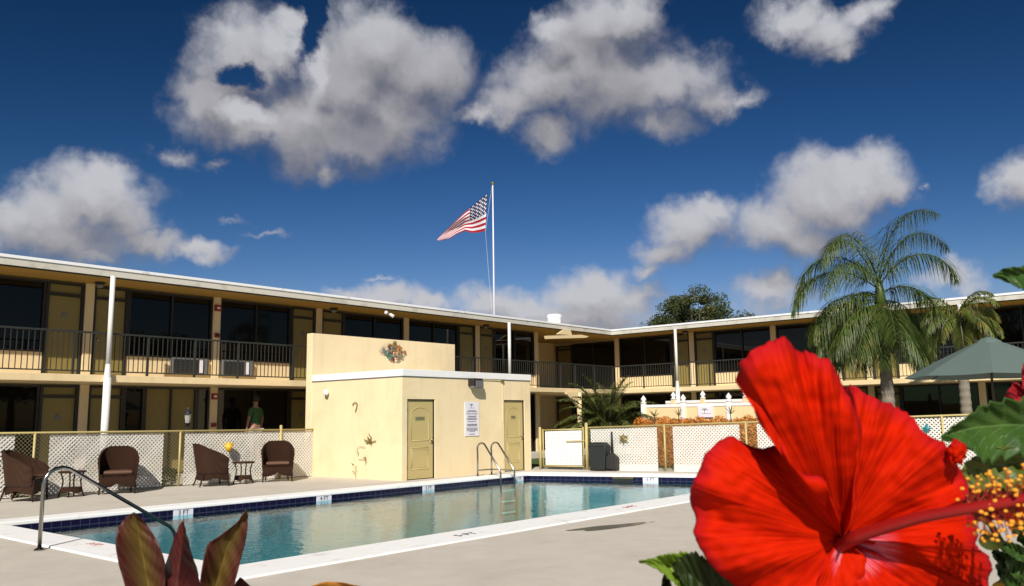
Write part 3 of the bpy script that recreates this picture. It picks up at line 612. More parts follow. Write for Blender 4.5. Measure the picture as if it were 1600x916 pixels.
# ------------------------------------------------------------------ pool ladder and handrail
ld = empty('pool_ladder', (17.05, 15.3, 0), 'stainless steel pool ladder with two arched grab rails at the far edge', 'pool ladder')
def arc(c, r, a0, a1, n_=8): return [(c[0]+r*math.cos(a0+(a1-a0)*k/n_), c[1]+r*math.sin(a0+(a1-a0)*k/n_)) for k in range(n_+1)]
for x, L_ in ((16.75,'grab_rail'),(17.30,'grab_rail')):
    yz = [(15.40,0),(15.40,.62)]+[(y,z) for y,z in arc((15.25,.72),.16,0,math.pi*.72,8)]+[(14.66,.24),(14.60,.12),(14.60,-.1),(14.60,-1.0)]
    MB().tube([(x,y,z) for y,z in yz], .024, 12).build(L_, M['steel'], ld, smooth=True)
    MB().lathe([(.05,.0),(.05,.015),(.03,.03)], (x,15.40,.022), 16).build('flange', M['steel'], ld)
MB().tube([(16.75,15.40,.17),(17.30,15.40,.17)], .018, 8).tube([(17.30,15.40,.17),(17.30,14.6,.17)], .018, 8).build('cross_bar', M['steel'], ld)
for z in (-.35,-.62,-.9): MB().box(16.77,17.28,14.56,14.64,z,z+.03).build('tread', M['white'], ld)
hr = empty('pool_handrail', (4.42, 11.37, 0), 'curved stainless steel handrail sloping down into the shallow end', 'handrail')
MB().tube([(4.42,11.37,0),(4.42,11.37,.78)]+[(x,11.37,z) for x,z in [(4.435,.86),(4.48,.93),(4.55,.975),(4.64,.985),(4.72,.965)]]+[(6.0,11.37,.17),(6.10,11.37,.11),(6.17,11.37,.02),(6.19,11.37,-.10),(6.19,11.37,-.9)], .024, 14).build('rail', M['steel'], hr, smooth=True)
MB().lathe([(.065,0),(.065,.012),(.035,.03)], (4.42,11.37,.0), 20).build('flange', M['steel'], hr)
# ------------------------------------------------------------------ fences with lattice
def clip(poly, f):
    out = []
    for i in range(len(poly)):
        a, c = poly[i], poly[(i+1)%len(poly)]; fa, fc = f(a), f(c)
        if fa >= 0: out.append(a)
        if (fa >= 0) != (fc >= 0): t = fa/(fa-fc); out.append((a[0]+(c[0]-a[0])*t, a[1]+(c[1]-a[1])*t))
    return out
def lattice(mb, fr, s0, s1, z0, ztop, pitch=.096, wd=.036, off=0, th=.008, sgn=(1,-1)):
    # fr(s, n, z) -> point ; ztop(s) line
    for q_, sg in enumerate(sgn):
        H_ = 1.7; k = -int(H_/pitch)-2
        while s0+k*pitch < s1+H_+1:
            b0 = s0+k*pitch; hw = wd*.5*1.414
            if sg > 0: P = [(b0-hw,z0-.2),(b0+hw,z0-.2),(b0+hw+H_,z0-.2+H_),(b0-hw+H_,z0-.2+H_)]
            else: P = [(b0-hw,z0-.2),(b0+hw,z0-.2),(b0+hw-H_,z0-.2+H_),(b0-hw-H_,z0-.2+H_)]
            k += 1
            for f in (lambda p: p[0]-s0, lambda p: s1-p[0], lambda p: p[1]-z0, lambda p: ztop(p[0])-p[1]):
                if P: P = clip(P, f)
            if len(P) < 3: continue
            n_ = len(P); o1, o2 = off+q_*th, off+q_*th+th*.95
            mb.add([fr(s,o1,z) for s,z in P]+[fr(s,o2,z) for s,z in P], [tuple(range(n_)), tuple(range(2*n_-1,n_-1,-1))]+[(i,n_+i,n_+(i+1)%n_,(i+1)%n_) for i in range(n_)])
def chain(mb, fr, s0, s1, z0, ztop, off): lattice(mb, fr, s0, s1, z0, ztop, .085, .0035, off, .004)
# fence along the left wing (y = 19.75)
frA = lambda s, n_, z: (s, 19.75+n_, z)
ztA = lambda s: 1.36-(s-6.7)*.0093
fa = empty('pool_fence', (11, 19.75, 0), 'tan chain link fence with white lattice panels behind the wicker armchairs', 'fence')
r_ = MB(); r_.tube([frA(2,0,ztA(2)), frA(15.31,0,ztA(15.31))], .024, 8); r_.build('top_rail', M['tan'], fa, smooth=True)
for s, hh, rr in ((3.6,0,.024),(7.44,0,.026),(10.76,0,.026),(13.64,.09,.036),(15.31,.10,.036)):
    p = MB(); p.tube([frA(s,.0,0), frA(s,.0,ztA(s)+hh)], rr, 10)
    if hh: p.ball(frA(s,0,ztA(s)+hh), rr*1.15, 6)
    p.build('post', M['tan'], fa, smooth=True)
for s0, s1 in ((3.7,7.06),(7.76,10.35),(10.90,15.22)):
    q = MB(); lattice(q, frA, s0, s1, .02, lambda s: ztA(s)-.045, off=.03); q.build('lattice_panel', M['lattice'], fa)
q = MB(); chain(q, frA, 3.6, 15.3, .03, lambda s: ztA(s)-.01, -.012); q.build('chain_link', M['wire'], fa)
# fence at the pool end, running slightly skew
A_, B_ = Vector((20.15,15.98)), Vector((21.5,10.0)); dB = (B_-A_).normalized(); nB = Vector((dB.y,-dB.x)); nB = nB if nB.x > 0 else -nB
frB = lambda s, n_, z: (*(A_+dB*s+nB*n_), z)
ztB = lambda s: 1.175+.0235*s
sB = lambda x: None
fb = empty('pool_fence', (20.9, 13, 0), 'tan chain link fence with white lattice panels across the far end of the pool', 'fence')
r_ = MB(); r_.tube([frB(1.55,0,ztB(1.55)), frB(14.2,0,ztB(14.2))], .024, 8); r_.build('top_rail', M['tan'], fb, smooth=True)
for s, hh, rr in ((.0,.02,.045),(1.50,.10,.045),(2.55+.0,.0,.0),(3.85,0,.027),(6.1,0,.027),(8.4,0,.027),(10.8,0,.027),(13.2,0,.027)):
    if rr: 
        p = MB(); p.tube([frB(s,0,0), frB(s,0,ztB(s)+hh)], rr, 10); p.ball(frB(s,0,ztB(s)+hh), rr*1.1, 6); p.build('post', M['tan'], fb, smooth=True)
for s0, s1 in ((1.62,3.62),(4.08,5.92),(6.38,8.2),(8.6,14.0)):
    q = MB(); lattice(q, frB, s0, s1, .17, lambda s: ztB(s)-.045, off=.03); q.build('lattice_panel', M['lattice'], fb)
    q = MB(); a, c = frB(s0,.02,0), frB(s1,.02,0); a2, c2 = frB(s0,.05,0), frB(s1,.05,0)
    q.prism([c[:2], a[:2], a2[:2], c2[:2]][::1], .0, .169); q.build('kick_board', M['lattice'], fb)
q = MB(); chain(q, frB, 1.55, 13.2, .03, lambda s: ztB(s)-.01, -.012); q.build('chain_link', M['wire'], fb)
gt = empty('pool_gate', (20.3, 15.2, 0), 'white latticed gate with a tan pipe frame next to the pool house', 'gate')
g_ = MB(); a, c = .10, 1.40
g_.tube([frB(a,0,.10), frB(a,0,ztB(a)+.0)], .02, 8); g_.tube([frB(c,0,.10), frB(c,0,ztB(c)+.03)], .02, 8); g_.tube([frB(a,0,ztB(a)-.03), frB(c,0,ztB(c)-.03)], .02, 8); g_.tube([frB(a,0,.10), frB(c,0,.10)], .02, 8)
g_.build('frame', M['tan'], gt, smooth=True)
q = MB(); lattice(q, frB, .16, 1.34, .13, lambda s: ztB(s)-.07, pitch=.080, wd=.034, off=.015); q.build('lattice_panel', M['lattice'], gt)
MB().tube([frB(.85,-.03,.82), frB(1.45,-.03,.84)], .014, 6).build('latch_bar', M['tan'], gt)
# ornaments on fences
def star(name, fr_, s, z, r, m_, lab, cat, n_=5, off=-.05):
    c = Vector(fr_(s,off,z)); P = [c+Vector(fr_(s,-.03,z))-Vector(fr_(s,0,z))]
    for k in range(2*n_):
        a = math.pi*k/n_+math.pi/2; rr = r if k % 2 == 0 else r*.45; P.append(Vector(fr_(s+rr*math.cos(a), off, z+rr*math.sin(a))))
    P.append(Vector(fr_(s, off+.03, z))); L = len(P)-1
    mb = MB(); mb.add(P, [(0,1+(k+1)%(2*n_),1+k) for k in range(2*n_)]+[(L,1+k,1+(k+1)%(2*n_)) for k in range(2*n_)])
    return setp(mb.build(name, m_), lab, cat)
star('turtle_ornament', frB, 2.66, .90, .17, M['brass'], 'greenish brass star shaped turtle ornament on the fence above the black bin', 'wall ornament', 6)
star('bird_ornament', frB, 10.45, 1.13, .13, M['teal'], 'small teal bird shaped ornament on the lattice below the umbrella', 'wall ornament', 4)
# black planter bin and chiminea like pot behind the glass of the fence
bn = empty('rubbish_bin', (*frB(1.98,.35,0)[:2], 0), 'dark green wheeled bin with a hinged lid in front of the end fence', 'bin')
c = Vector(frB(1.98,-.22,0)); bx_ = MB(); 
def obox(mb, c, sx_, sy_, z0, z1, sx2=None, sy2=None):
    sx2 = sx2 or sx_; sy2 = sy2 or sy_; V = []
    for (a, b_, z) in ((sx_,sy_,z0),(sx2,sy2,z1)):
        for u, v in ((-1,-1),(1,-1),(1,1),(-1,1)): p = Vector((c[0],c[1]))+dB*(u*a)+nB*(v*b_); V.append((p.x,p.y,z))
    mb.add(V, [(0,1,2,3),(7,6,5,4),(4,5,1,0),(5,6,2,1),(6,7,3,2),(7,4,0,3)]); return mb
bn.location = (c.x, c.y, 0)
obox(MB(), c, .22, .20, .03, .68, .27, .21).build('body', M['darkplastic'], bn, bevel=.02)
obox(MB(), c, .29, .215, .682, .80, .20, .15).build('lid', M['darkplastic'], bn, bevel=.03)
for s in (-.2,.2): p = Vector((c.x,c.y))+dB*s+nB*.15; MB().tube([(p.x-nB.x*.0-dB.x*.03,p.y-dB.y*.03,.07),(p.x+dB.x*.03,p.y+dB.y*.03,.07)], .07, 14).build('wheel', M['black'], bn)
c2_ = Vector(frB(2.36,-.20,0)); ch = empty('chiminea', (c2_.x, c2_.y, 0), 'black iron fire pot with a tall thin chimney beside the bin', 'fire pot')
obox(MB(), c2_, .16, .14, .05, .36).build('fire_box', M['blackiron'], ch, bevel=.02)
obox(MB(), c2_, .16, .14, .362, .50, .045, .045).build('hood', M['blackiron'], ch)
MB().tube([(c2_.x,c2_.y,.50),(c2_.x,c2_.y,.80),(c2_.x,c2_.y,1.10)], [.045,.04,.025], 10).build('chimney', M['blackiron'], ch, smooth=True)
for s in (-.11,.11):
    for v in (-.1,.1): p = Vector((c2_.x,c2_.y))+dB*s+nB*v; MB().tube([(p.x,p.y,0),(p.x,p.y,.06)], .012, 6).build('leg', M['blackiron'], ch)
# yellow pot hanging on fence A, with black wire plant stand
yp = empty('wall_pot', (12.05, 19.68, .8), 'bright yellow pot hanging on the fence beside the reclining wicker armchair', 'pot')
MB().lathe([(.001,0),(.05,.0),(.085,.09),(.10,.16),(.075,.17),(.11,.20),(.10,.22),(.04,.23)], (12.0,19.60,.78), 14).build('pot', M['yellow'], yp, smooth=True)
MB().tube([(12.0,19.72,1.0),(12.0,19.62,.99)], .012, 6).build('hook', M['black'], yp)
ws = empty('wire_plant_stand', (11.75, 20.0, 0), 'black wrought iron plant stand with scrolls behind the fence', 'plant stand')
for x in (11.55, 11.75, 12.0): MB().tube([(x,20.0,0),(x,20.0,1.0),(x+.05,20.0,1.12),(x-.02,20.0,1.2)], .012, 6).build('upright', M['black'], ws)
MB().tube([(11.4,20,1.0),(11.5,20,1.1),(11.6,20,1.0),(11.75,20,1.12),(11.9,20,1.0),(12.0,20,1.1),(12.15,20,1.0)], .012, 6).build('scroll', M['black'], ws)
# garden lamp behind fence
lp = empty('garden_lamp', (11.4, 20.55, 0), 'black lantern lamp post in front of the ground floor curtain', 'lamp post')
lx, ly = 11.35, 20.5
MB().tube([(lx,ly,0),(lx,ly,1.45)], .03, 10).build('post', M['black'], lp, smooth=True)
MB().lathe([(.05,1.45),(.09,1.50),(.075,1.52)], (lx,ly,0), 10).build('collar', M['black'], lp); MB().lathe([(.06,1.52),(.09,1.74)], (lx,ly,0), 8).build('glass', mat('lamp_glass',(.32,.31,.28),.2), lp)
MB().lathe([(.13,1.742),(.09,1.80),(.02,1.88),(.005,1.92)], (lx,ly,0), 10).build('cap', M['black'], lp)
# shrubs and stuff behind the left fence
def leafball(mb, c, rx, ry, rz, n_, s, rnd, hollow=.35):
    for k in range(n_):
        th = rnd.uniform(0, 6.283); ph_ = math.acos(rnd.uniform(-1,1)); rr = (hollow+(1-hollow)*rnd.random()**.6)
        p = Vector((c[0]+rx*rr*math.sin(ph_)*math.cos(th), c[1]+ry*rr*math.sin(ph_)*math.sin(th), c[2]+rz*rr*math.cos(ph_)))
        d = Vector((rnd.gauss(0,1),rnd.gauss(0,1),rnd.gauss(0,.7))).normalized(); e2 = d.orthogonal().normalized(); e2.rotate(Matrix.Rotation(rnd.uniform(0,6.28),3,d)); q = s*rnd.uniform(.6,1.3)
        mb.add([p-d*q*.5, p+e2*q*.28, p+d*q*.5, p-e2*q*.28], [(0,1,2,3)])
rnd = random.Random(11)
for (x, y, r, lab) in ((7.3,20.25,.3,'low green shrub behind the gap in the fence next to the leftmost armchair'),(10.65,20.25,.32,'low green shrub behind the fence gap left of the reclining armchair'),(13.5,20.3,.25,'low green shrub behind the fence behind the rightmost armchair')):
    e_ = empty('shrub', (x, y, 0), lab, 'shrub', 'low shrubs behind the left fence'); mb = MB(); leafball(mb, (x,y,.22), r*1.3, r*.8, .24, 900, .07, rnd); mb.build('foliage', M['shrub'], e_); MB().tube([(x,y,-.04),(x,y,.2)], .02, 6).build('stem', M['bark2'], e_)
# ------------------------------------------------------------------ wicker chairs and tables (local, facing -y, base at origin)
def make_chair(lab):
    e_ = empty('wicker_armchair', (0,0,0), lab, 'armchair', 'brown wicker armchairs beside the left fence')
    N = 40; prof = []; sh = MB(); vs = []; rows = 8
    for i in range(N+1):
        t = -1+2*i/N; th = t*math.pi*.60; top_ = .63+.40*max(0, math.cos(t*math.pi*.50))**.8; top_ = min(top_, 1.0)
        for j in range(rows+1):
            z = .30+(top_-.30)*j/rows; k = (z-.30)/.7; lean = .34+.05*k
            sx_ = math.sin(th)*(lean+.0)*1.0; y = math.cos(th)*(.30+.12*k)
            if abs(t) > .62: y -= (abs(t)-.62)*.55; sx_ = math.copysign(min(abs(sx_)+(abs(t)-.62)*.10, .40), t)
            vs.append((sx_, y, z))
    fs = [(i*(rows+1)+j, (i+1)*(rows+1)+j, (i+1)*(rows+1)+j+1, i*(rows+1)+j+1) for i in range(N) for j in range(rows)]
    sh.add(vs, fs); s_o = sh.build('backrest', M['wicker'], e_, smooth=True); so_ = s_o.modifiers.new('s','SOLIDIFY'); so_.thickness = .03; so_.offset = 0
    MB().tube([vs[i*(rows+1)+rows] for i in range(N+1)], .024, 8).build('rim', M['wicker'], e_, smooth=True)
    # skirt with arched lower edges
    sk2 = MB(); base = [vs[i*(rows+1)] for i in range(N+1)]; loop = base+[(.36-.72*k/10, -.33-.0*k, .30) for k in range(11)]
    loop = [Vector(p) for p in loop]; n_ = len(loop); V = []
    for p in loop:
        a = math.atan2(p.y, p.x); arch = abs(math.sin(2*a))**.7; V += [(p.x, p.y, .43), (p.x*1.0, p.y*1.0, .31), (p.x*1.05, p.y*1.05, .24-.10*arch)]
    sk2.add(V, [(i*3+j, ((i+1)%n_)*3+j, ((i+1)%n_)*3+j+1, i*3+j+1) for i in range(n_) for j in range(2)])
    k_o = sk2.build('skirt', M['wicker'], e_, smooth=True); so_ = k_o.modifiers.new('s','SOLIDIFY'); so_.thickness = .02
    MB().prism([(-.33,-.33),(.33,-.33),(.33,.0),(.2,.25),(-.2,.25),(-.33,.0)], .36, .43).build('seat', M['wicker'], e_, bevel=.01)
    MB().prism([(-.29,-.34),(.29,-.34),(.29,.0),(.18,.22),(-.18,.22),(-.29,.0)], .431, .50).build('cushion', mat('seat_cushion',(.11,.05,.028),.7,var=.2,vs=14), e_, bevel=.03)
    for x, y, ox, oy in ((-.34,-.30,-.02,-.04),(.34,-.30,.02,-.04),(-.25,.24,-.04,.08),(.25,.24,.04,.08)):
        MB().tube([(x,y,.30),(x+ox*.4,y+oy*.4,.15),(x+ox,y+oy,0)], [.026,.021,.016], 8).build('leg', M['wicker'], e_, smooth=True)
    return e_
ch0 = make_chair('leftmost wicker armchair, turned to the right and partly behind the handrail')
def place(o, x, y, deg): o.location = (x, y, 0); o.rotation_euler = (0, 0, R_(deg))
cs = [(7.0,19.0,48,None),(8.98,19.12,-25,'wicker armchair facing the pool, between the left side table and a fence gap'),
      (11.25,19.15,75,'wicker armchair seen from its side, left of the yellow pot and side table'),(13.08,19.05,-33,'rightmost wicker armchair with a patterned cushion, close to the pool house')]
for i, (x, y, a, lab) in enumerate(cs):
    o = ch0 if i == 0 else copy_tree(ch0)
    if lab: o['label'] = lab
    place(o, x, y, a)
def make_table(lab):
    e_ = empty('side_table', (0,0,0), lab, 'side table', 'wicker side tables between the armchairs')
    MB().lathe([(.26,.50),(.275,.515),(.275,.535),(.26,.54)], (0,0,0), 24).build('table_top', M['wicker'], e_)
    MB().lathe([(.20,.17),(.21,.18),(.20,.20)], (0,0,0), 20).build('shelf', M['wicker'], e_)
    s = MB(); N = 32; V = []
    for k in range(N): a = 6.283*k/N; V += [(.205*math.cos(a),.205*math.sin(a),.20),(.215*math.cos(a),.215*math.sin(a),.13-.05*abs(math.cos(2*a)))]
    s.add(V, [(2*k,2*((k+1)%N),2*((k+1)%N)+1,2*k+1) for k in range(N)]); s.build('apron', M['wicker'], e_)
    for k in range(4):
        a = math.pi/4+math.pi/2*k; c_, s_ = math.cos(a), math.sin(a); MB().tube([(.22*c_,.22*s_,.50),(.17*c_,.17*s_,.34),(.19*c_,.19*s_,.18),(.25*c_,.25*s_,0)], .016, 8).build('leg', M['wicker'], e_, smooth=True)
    return e_
tb0 = make_table('wicker side table between the two left armchairs'); place(tb0, 8.0, 19.12, 10)
tb1 = copy_tree(tb0); tb1['label'] = 'wicker side table between the two right armchairs, under the yellow pot'; place(tb1, 12.12, 19.1, 30)
# ------------------------------------------------------------------ person in the lobby shade (seen from behind, looking away)
pe = empty('person', (0, 0, 0), 'person in a green t-shirt and khaki shorts standing with their back to the pool', 'person')
def skin_obj(name, joints, edges, m_, parent, lvl=2):
    me = bpy.data.meshes.new(name); me.from_pydata([j[:3] for j in joints], edges, []); o = bpy.data.objects.new(name, me); col.objects.link(o)
    o.modifiers.new('skin','SKIN'); 
    for i, j in enumerate(joints): me.skin_vertices[0].data[i].radius = (j[3], j[4] if len(j) > 4 else j[3])
    me.skin_vertices[0].data[0].use_root = True
    sb = o.modifiers.new('sub','SUBSURF'); sb.levels = lvl; sb.render_levels = lvl
    dg = bpy.context.evaluated_depsgraph_get(); m2 = bpy.data.meshes.new_from_object(o.evaluated_get(dg)); bpy.data.objects.remove(o)
    m2.materials.clear(); m2.materials.append(m_); m2.polygons.foreach_set('use_smooth', [True]*len(m2.polygons))
    o = bpy.data.objects.new(name, m2); col.objects.link(o); o.parent = parent; return o
J = [(0,0,.98,.15,.12),(0,0,1.15,.14,.11),(0,.0,1.35,.16,.12),(0,0,1.50,.09,.08),(0,0,1.58,.05,.05),(0,0,1.66,.075,.09),(0,.0,1.75,.075,.095),
     (-.18,0,1.47,.055),(-.25,.02,1.22,.045),(-.26,-.04,.98,.032),(-.26,-.06,.88,.03),(.18,0,1.47,.055),(.25,.02,1.22,.045),(.26,-.04,.98,.032),(.26,-.06,.88,.03),
     (-.10,0,.88,.10),(-.11,0,.50,.065),(-.11,.03,.10,.045),(-.12,-.12,.03,.04),(.10,0,.88,.10),(.11,0,.50,.065),(.11,.03,.10,.045),(.12,-.12,.03,.04)]
E_ = [(0,1),(1,2),(2,3),(3,4),(4,5),(5,6),(3,7),(7,8),(8,9),(9,10),(3,11),(11,12),(12,13),(13,14),(0,15),(15,16),(16,17),(17,18),(0,19),(19,20),(20,21),(21,22)]
skin_obj('body', J, E_, M['skin'], pe)
skin_obj('shirt', [(0,0,.96,.17,.135),(0,0,1.15,.16,.13),(0,0,1.35,.18,.14),(0,0,1.49,.11,.09),(-.18,0,1.46,.075),(-.24,.02,1.24,.065),(.18,0,1.46,.075),(.24,.02,1.24,.065)], [(0,1),(1,2),(2,3),(3,4),(4,5),(3,6),(6,7)], M['green'], pe)
skin_obj('shorts', [(0,0,.95,.165,.13),(-.10,0,.85,.12),(-.11,0,.58,.095),(.10,0,.85,.12),(.11,0,.58,.095)], [(0,1),(1,2),(0,3),(3,4)], M['khaki'], pe)
hm = MB(); hm.ball((0,.02,1.77), .098, 12, 1.1); hm.build('hair', M['hair'], pe, smooth=True, loc=(0,0,0))
for s in (-1, 1):
    for k in range(5):
        x = s*.26; yy = -.06+(.0 if k == 4 else (k-1.5)*.018); L_ = (.075,.085,.08,.065,.05)[k]
        q = MB(); z0 = .87 if k < 4 else .90; dx = -s*(.03 if k == 4 else 0)
        q.tube([(x,yy,z0),(x+dx*.6-s*.004,yy-(.03 if k==4 else .006),z0-L_*.5),(x+dx-s*.018,yy-(.04 if k==4 else .014),z0-L_)], [.010,.009,.007], 8); q.build('finger', M['skin'], pe, smooth=True, loc=(0,0,0))
pe.location = (14.05, 21.62, .40); pe.rotation_euler = (0,0,R_(190))
st = setp(MB().box(13.7, 14.4, 21.4, 21.85, .15, .40).build('concrete_step', M['stone'], bevel=.01), 'plain concrete step on the walkway, under the feet of the person', 'step')
# ------------------------------------------------------------------ white vinyl screen, orange hedge
def vinyl(xp, y0, y1, zt, posts, lab, lo):
    e_ = empty('vinyl_fence', (xp, (y0+y1)/2, 0), lab, 'fence')
    b_ = MB(); k = y0
    while k > y1: b_.box(xp-.01, xp+.01, k-.148, k, .05, zt-.09); k -= .15
    b_.build('boards', M['vinyl'], e_, bevel=.003)
    MB().box(xp-.03, xp+.03, y1, y0, zt-.089, zt).build('top_rail', M['white'], e_, bevel=.006)
    for y in posts:
        MB().box(xp-.07, xp+.07, y-.07, y+.07, 0, zt+.05).build('post', M['vinyl' if lo else 'white'], e_, bevel=.008)
        MB().lathe([(.09,zt+.051),(.095,zt+.08),(.05,zt+.10),(.05,zt+.12),(.09,zt+.16),(.08,zt+.21),(.03,zt+.27),(.005,zt+.31)], (xp,y,0), 14).build('post_cap', M['white'], e_, smooth=True)
vinyl(24.0, 14.7, 9.3, 1.88, [14.7,13.25,11.7,10.2], 'cream vinyl screen fence with white finials behind the orange hedge', 0)
vinyl(25.6, 14.8, 9.8, 2.02, [14.5,13.4,11.9,10.2], 'second cream vinyl screen a step further back with white spear finials', 1)
lg = empty('logo_sign', (23.96, 12.5, 1.6), 'small white sign with a palm emblem on the cream vinyl screen', 'sign')
MB().box(23.93, 23.985, 12.22, 12.72, 1.46, 1.80).build('board', M['sign'], lg)
logo(lg, (23.925,12.48,1.67), .12, (0,-1,0), 0)
hg = empty('orange_hedge', (23.3, 12, 0), 'bright orange leafed hedge in front of the cream vinyl screen', 'hedge')
rnd = random.Random(5); mb = MB()
y = 14.4
while y > 8.6: leafball(mb, (23.25+rnd.uniform(-.1,.1), y, 0.72), .40, .36, .74+rnd.uniform(-.03,.07), 2600, .065, rnd, .72); y -= .30
mb.build('foliage', M['orange'], hg)
y = 14.2
st_ = MB()
while y > 8.8: st_.tube([(23.25,y,-.05),(23.25,y,.7)], .02, 5); y -= .5
st_.build('stems', M['bark2'], hg)
# ------------------------------------------------------------------ palms
def frond(mb, base, azm, e0, L, droop, leaf, wid, rnd, hang=.6, n_=46, stem=.022, lm=0, plume=1.0):
    p = Vector(base); seg = n_; pts = []; d = Vector((math.cos(azm)*math.cos(e0), math.sin(azm)*math.cos(e0), math.sin(e0)))
    sway = rnd.uniform(-.25,.25)
    for i in range(seg+1):
        pts.append(p.copy()); t = i/seg; d = (d + Vector((math.sin(azm)*sway*.02, -math.cos(azm)*sway*.02, -droop*(.3+1.5*t)/seg*1.6))).normalized(); p = p+d*(L/seg)
    mb.tube(pts, [stem*(1-.85*i/seg) for i in range(seg+1)], 5, mi=1)
    for i in range(int(seg*.12), seg+1):
        t = i/seg; tg = (pts[min(i+1,seg)]-pts[i-1]).normalized(); side = tg.cross(Vector((0,0,1))); side = side.normalized() if side.length > .05 else Vector((math.sin(azm),-math.cos(azm),0)); upn = side.cross(tg)
        ll = leaf*(math.sin(math.pi*min(1,(t*.88+.12)))**.55)*rnd.uniform(.8,1.15)
        for s in (-1, 1):
            for rep in range(2 if plume > 1 else 1):
                dv = (side*s*(.85)+tg*.55+upn*rnd.uniform(-.15,.45)*plume).normalized(); q = pts[i]+tg*rnd.uniform(-.02,.02); V = []; K = 4; wv = tg.cross(dv).cross(dv).normalized() if True else tg
                wv = dv.cross(Vector((0,0,1))); wv = wv.normalized() if wv.length > .05 else tg
                for k in range(K+1):
                    w_ = wid*(1-(k/K)**1.5)*(.6 if k == 0 else 1)+.0015; V += [q-wv*w_, q+wv*w_]
                    dv = (dv+Vector((rnd.uniform(-.06,.06),rnd.uniform(-.06,.06),-hang*.55*(1+.4*k)))/1).normalized() if hang else dv; q = q+dv*ll/K
                mb.add(V, [(2*k,2*k+1,2*k+3,2*k+2) for k in range(K)])
def palm(name, base, crown_z, r, lab, cat, fr_m, specs, group=None, bend=(0,0), leaf=.5, wid=.016, hang=.6, trunk_m='bark', n_=46, plume=1.0, seed=1, shaft=None):
    e_ = empty(name, base, lab, cat, group); rnd = random.Random(seed); x, y, z0 = base; pts = []; K = 40
    for i in range(K+1):
        t = i/K; pts.append((x+bend[0]*t, y+bend[1]*t, z0-.05+(crown_z-z0+.05)*t))
    MB().tube(pts, [r*(1.2-.35*min(1,i/K*1.2))*(1.05 if i % 2 else .95) for i in range(K+1)], 16).build('trunk', M[trunk_m], e_, smooth=False)
    if shaft: MB().tube([(x+bend[0],y+bend[1],crown_z-.05),(x+bend[0]*1.0,y+bend[1],crown_z+.4),(x+bend[0],y+bend[1],crown_z+.75)], [r*.95,r*.7,r*.25], 12).build('crown_shaft', M[shaft], e_, smooth=True)
    top_ = Vector((x+bend[0], y+bend[1], crown_z))
    for (azd, el_, L, dr, dz) in specs:
        mb = MB(); frond(mb, top_+Vector((0,0,dz)), R_(azd), R_(el_), L, dr, leaf*rnd.uniform(.9,1.1), wid, rnd, hang, n_, lm=0, plume=plume); mb.build('frond', [M[fr_m], M['bark' if fr_m != 'frond' else 'frond']], e_)
    return e_
# directions: right of view = az -50.. ; left of view = +130
RV, LV = -49.5, 130.5
sp1 = [(LV+12,66,3.1,2.2,.5),(LV-15,58,3.1,2.2,.5),(LV+3,74,2.6,2.2,.6),(LV+25,45,3.0,1.8,.4),(LV-6,42,3.1,1.9,.4),(LV-30,12,2.5,1.4,.1),(LV+2,14,2.6,1.5,.2),(LV-12,-5,2.5,1.2,.1),(60,30,2.0,1.6,.2),(LV+16,-35,2.3,.7,0),(LV+10,-15,2.3,1.0,0),(LV-5,-42,2.2,.6,0),(LV+40,-25,2.2,.8,0),
       (RV+8,66,3.1,1.7,.6),(RV-10,56,2.8,1.9,.5),(RV+15,74,3.1,1.5,.7),(RV,28,2.0,1.7,.3),(RV+25,8,1.9,1.4,.1),(RV+5,-38,2.2,.6,0),(RV-35,-50,2.0,.5,0),
       (70,0,2.2,1.2,0),(-150,0,2.0,1.4,0),(-120,-40,1.9,.7,0),(-165,-62,1.9,.3,0),(LV+60,-58,1.9,.3,0),(LV+20,-5,2.4,1.3,0),(LV-25,-30,2.2,.8,0),(LV+8,-60,2.0,.4,0),(RV+15,-25,2.4,.9,0),(RV-15,-60,2.0,.4,0)]
palm('queen_palm', (24.2,7.15,-.05), 4.45, .165, 'tall queen palm with drooping feathery fronds right of centre', 'palm tree', 'frond', sp1, bend=(-.15,-.05), leaf=.90, wid=.0088, hang=.60, n_=66, plume=1.6, seed=4, shaft='frond')
sp2 = [(a, e_l, 1.5, 1.6, 0) for a, e_l in ((LV,40),(LV+30,10),(LV-20,65),(RV,45),(RV+25,15),(RV-20,70),(40,50),(90,20),(-140,40),(-110,10),(LV,-20),(RV,-25),(-160,-10),(-90,60),(LV+15,25),(RV+10,-5),(RV-30,20),(LV-30,-10),(-140,-35))]
palm('small_palm', (28.3,6.15,-.05), 4.3, .155, 'smaller yellowing palm with a grey trunk behind the umbrella', 'palm tree', 'frond_y', sp2, leaf=.50, wid=.015, hang=.45, n_=40, plume=1.4, seed=9)
sp3 = []
rnd = random.Random(21)
for k in range(58): a = k*137.5; e0 = 82-66*(k/46)**.9; sp3.append((a, e0, rnd.uniform(1.7,2.4), 1.0, .0))
palm('date_palm', (23.6,15.9,-.05), .95, .20, 'low bushy date palm with arching fronds beside the vinyl screen', 'palm tree', 'frond_d', sp3, leaf=.38, wid=.015, hang=.14, n_=60, plume=1.2, seed=3)
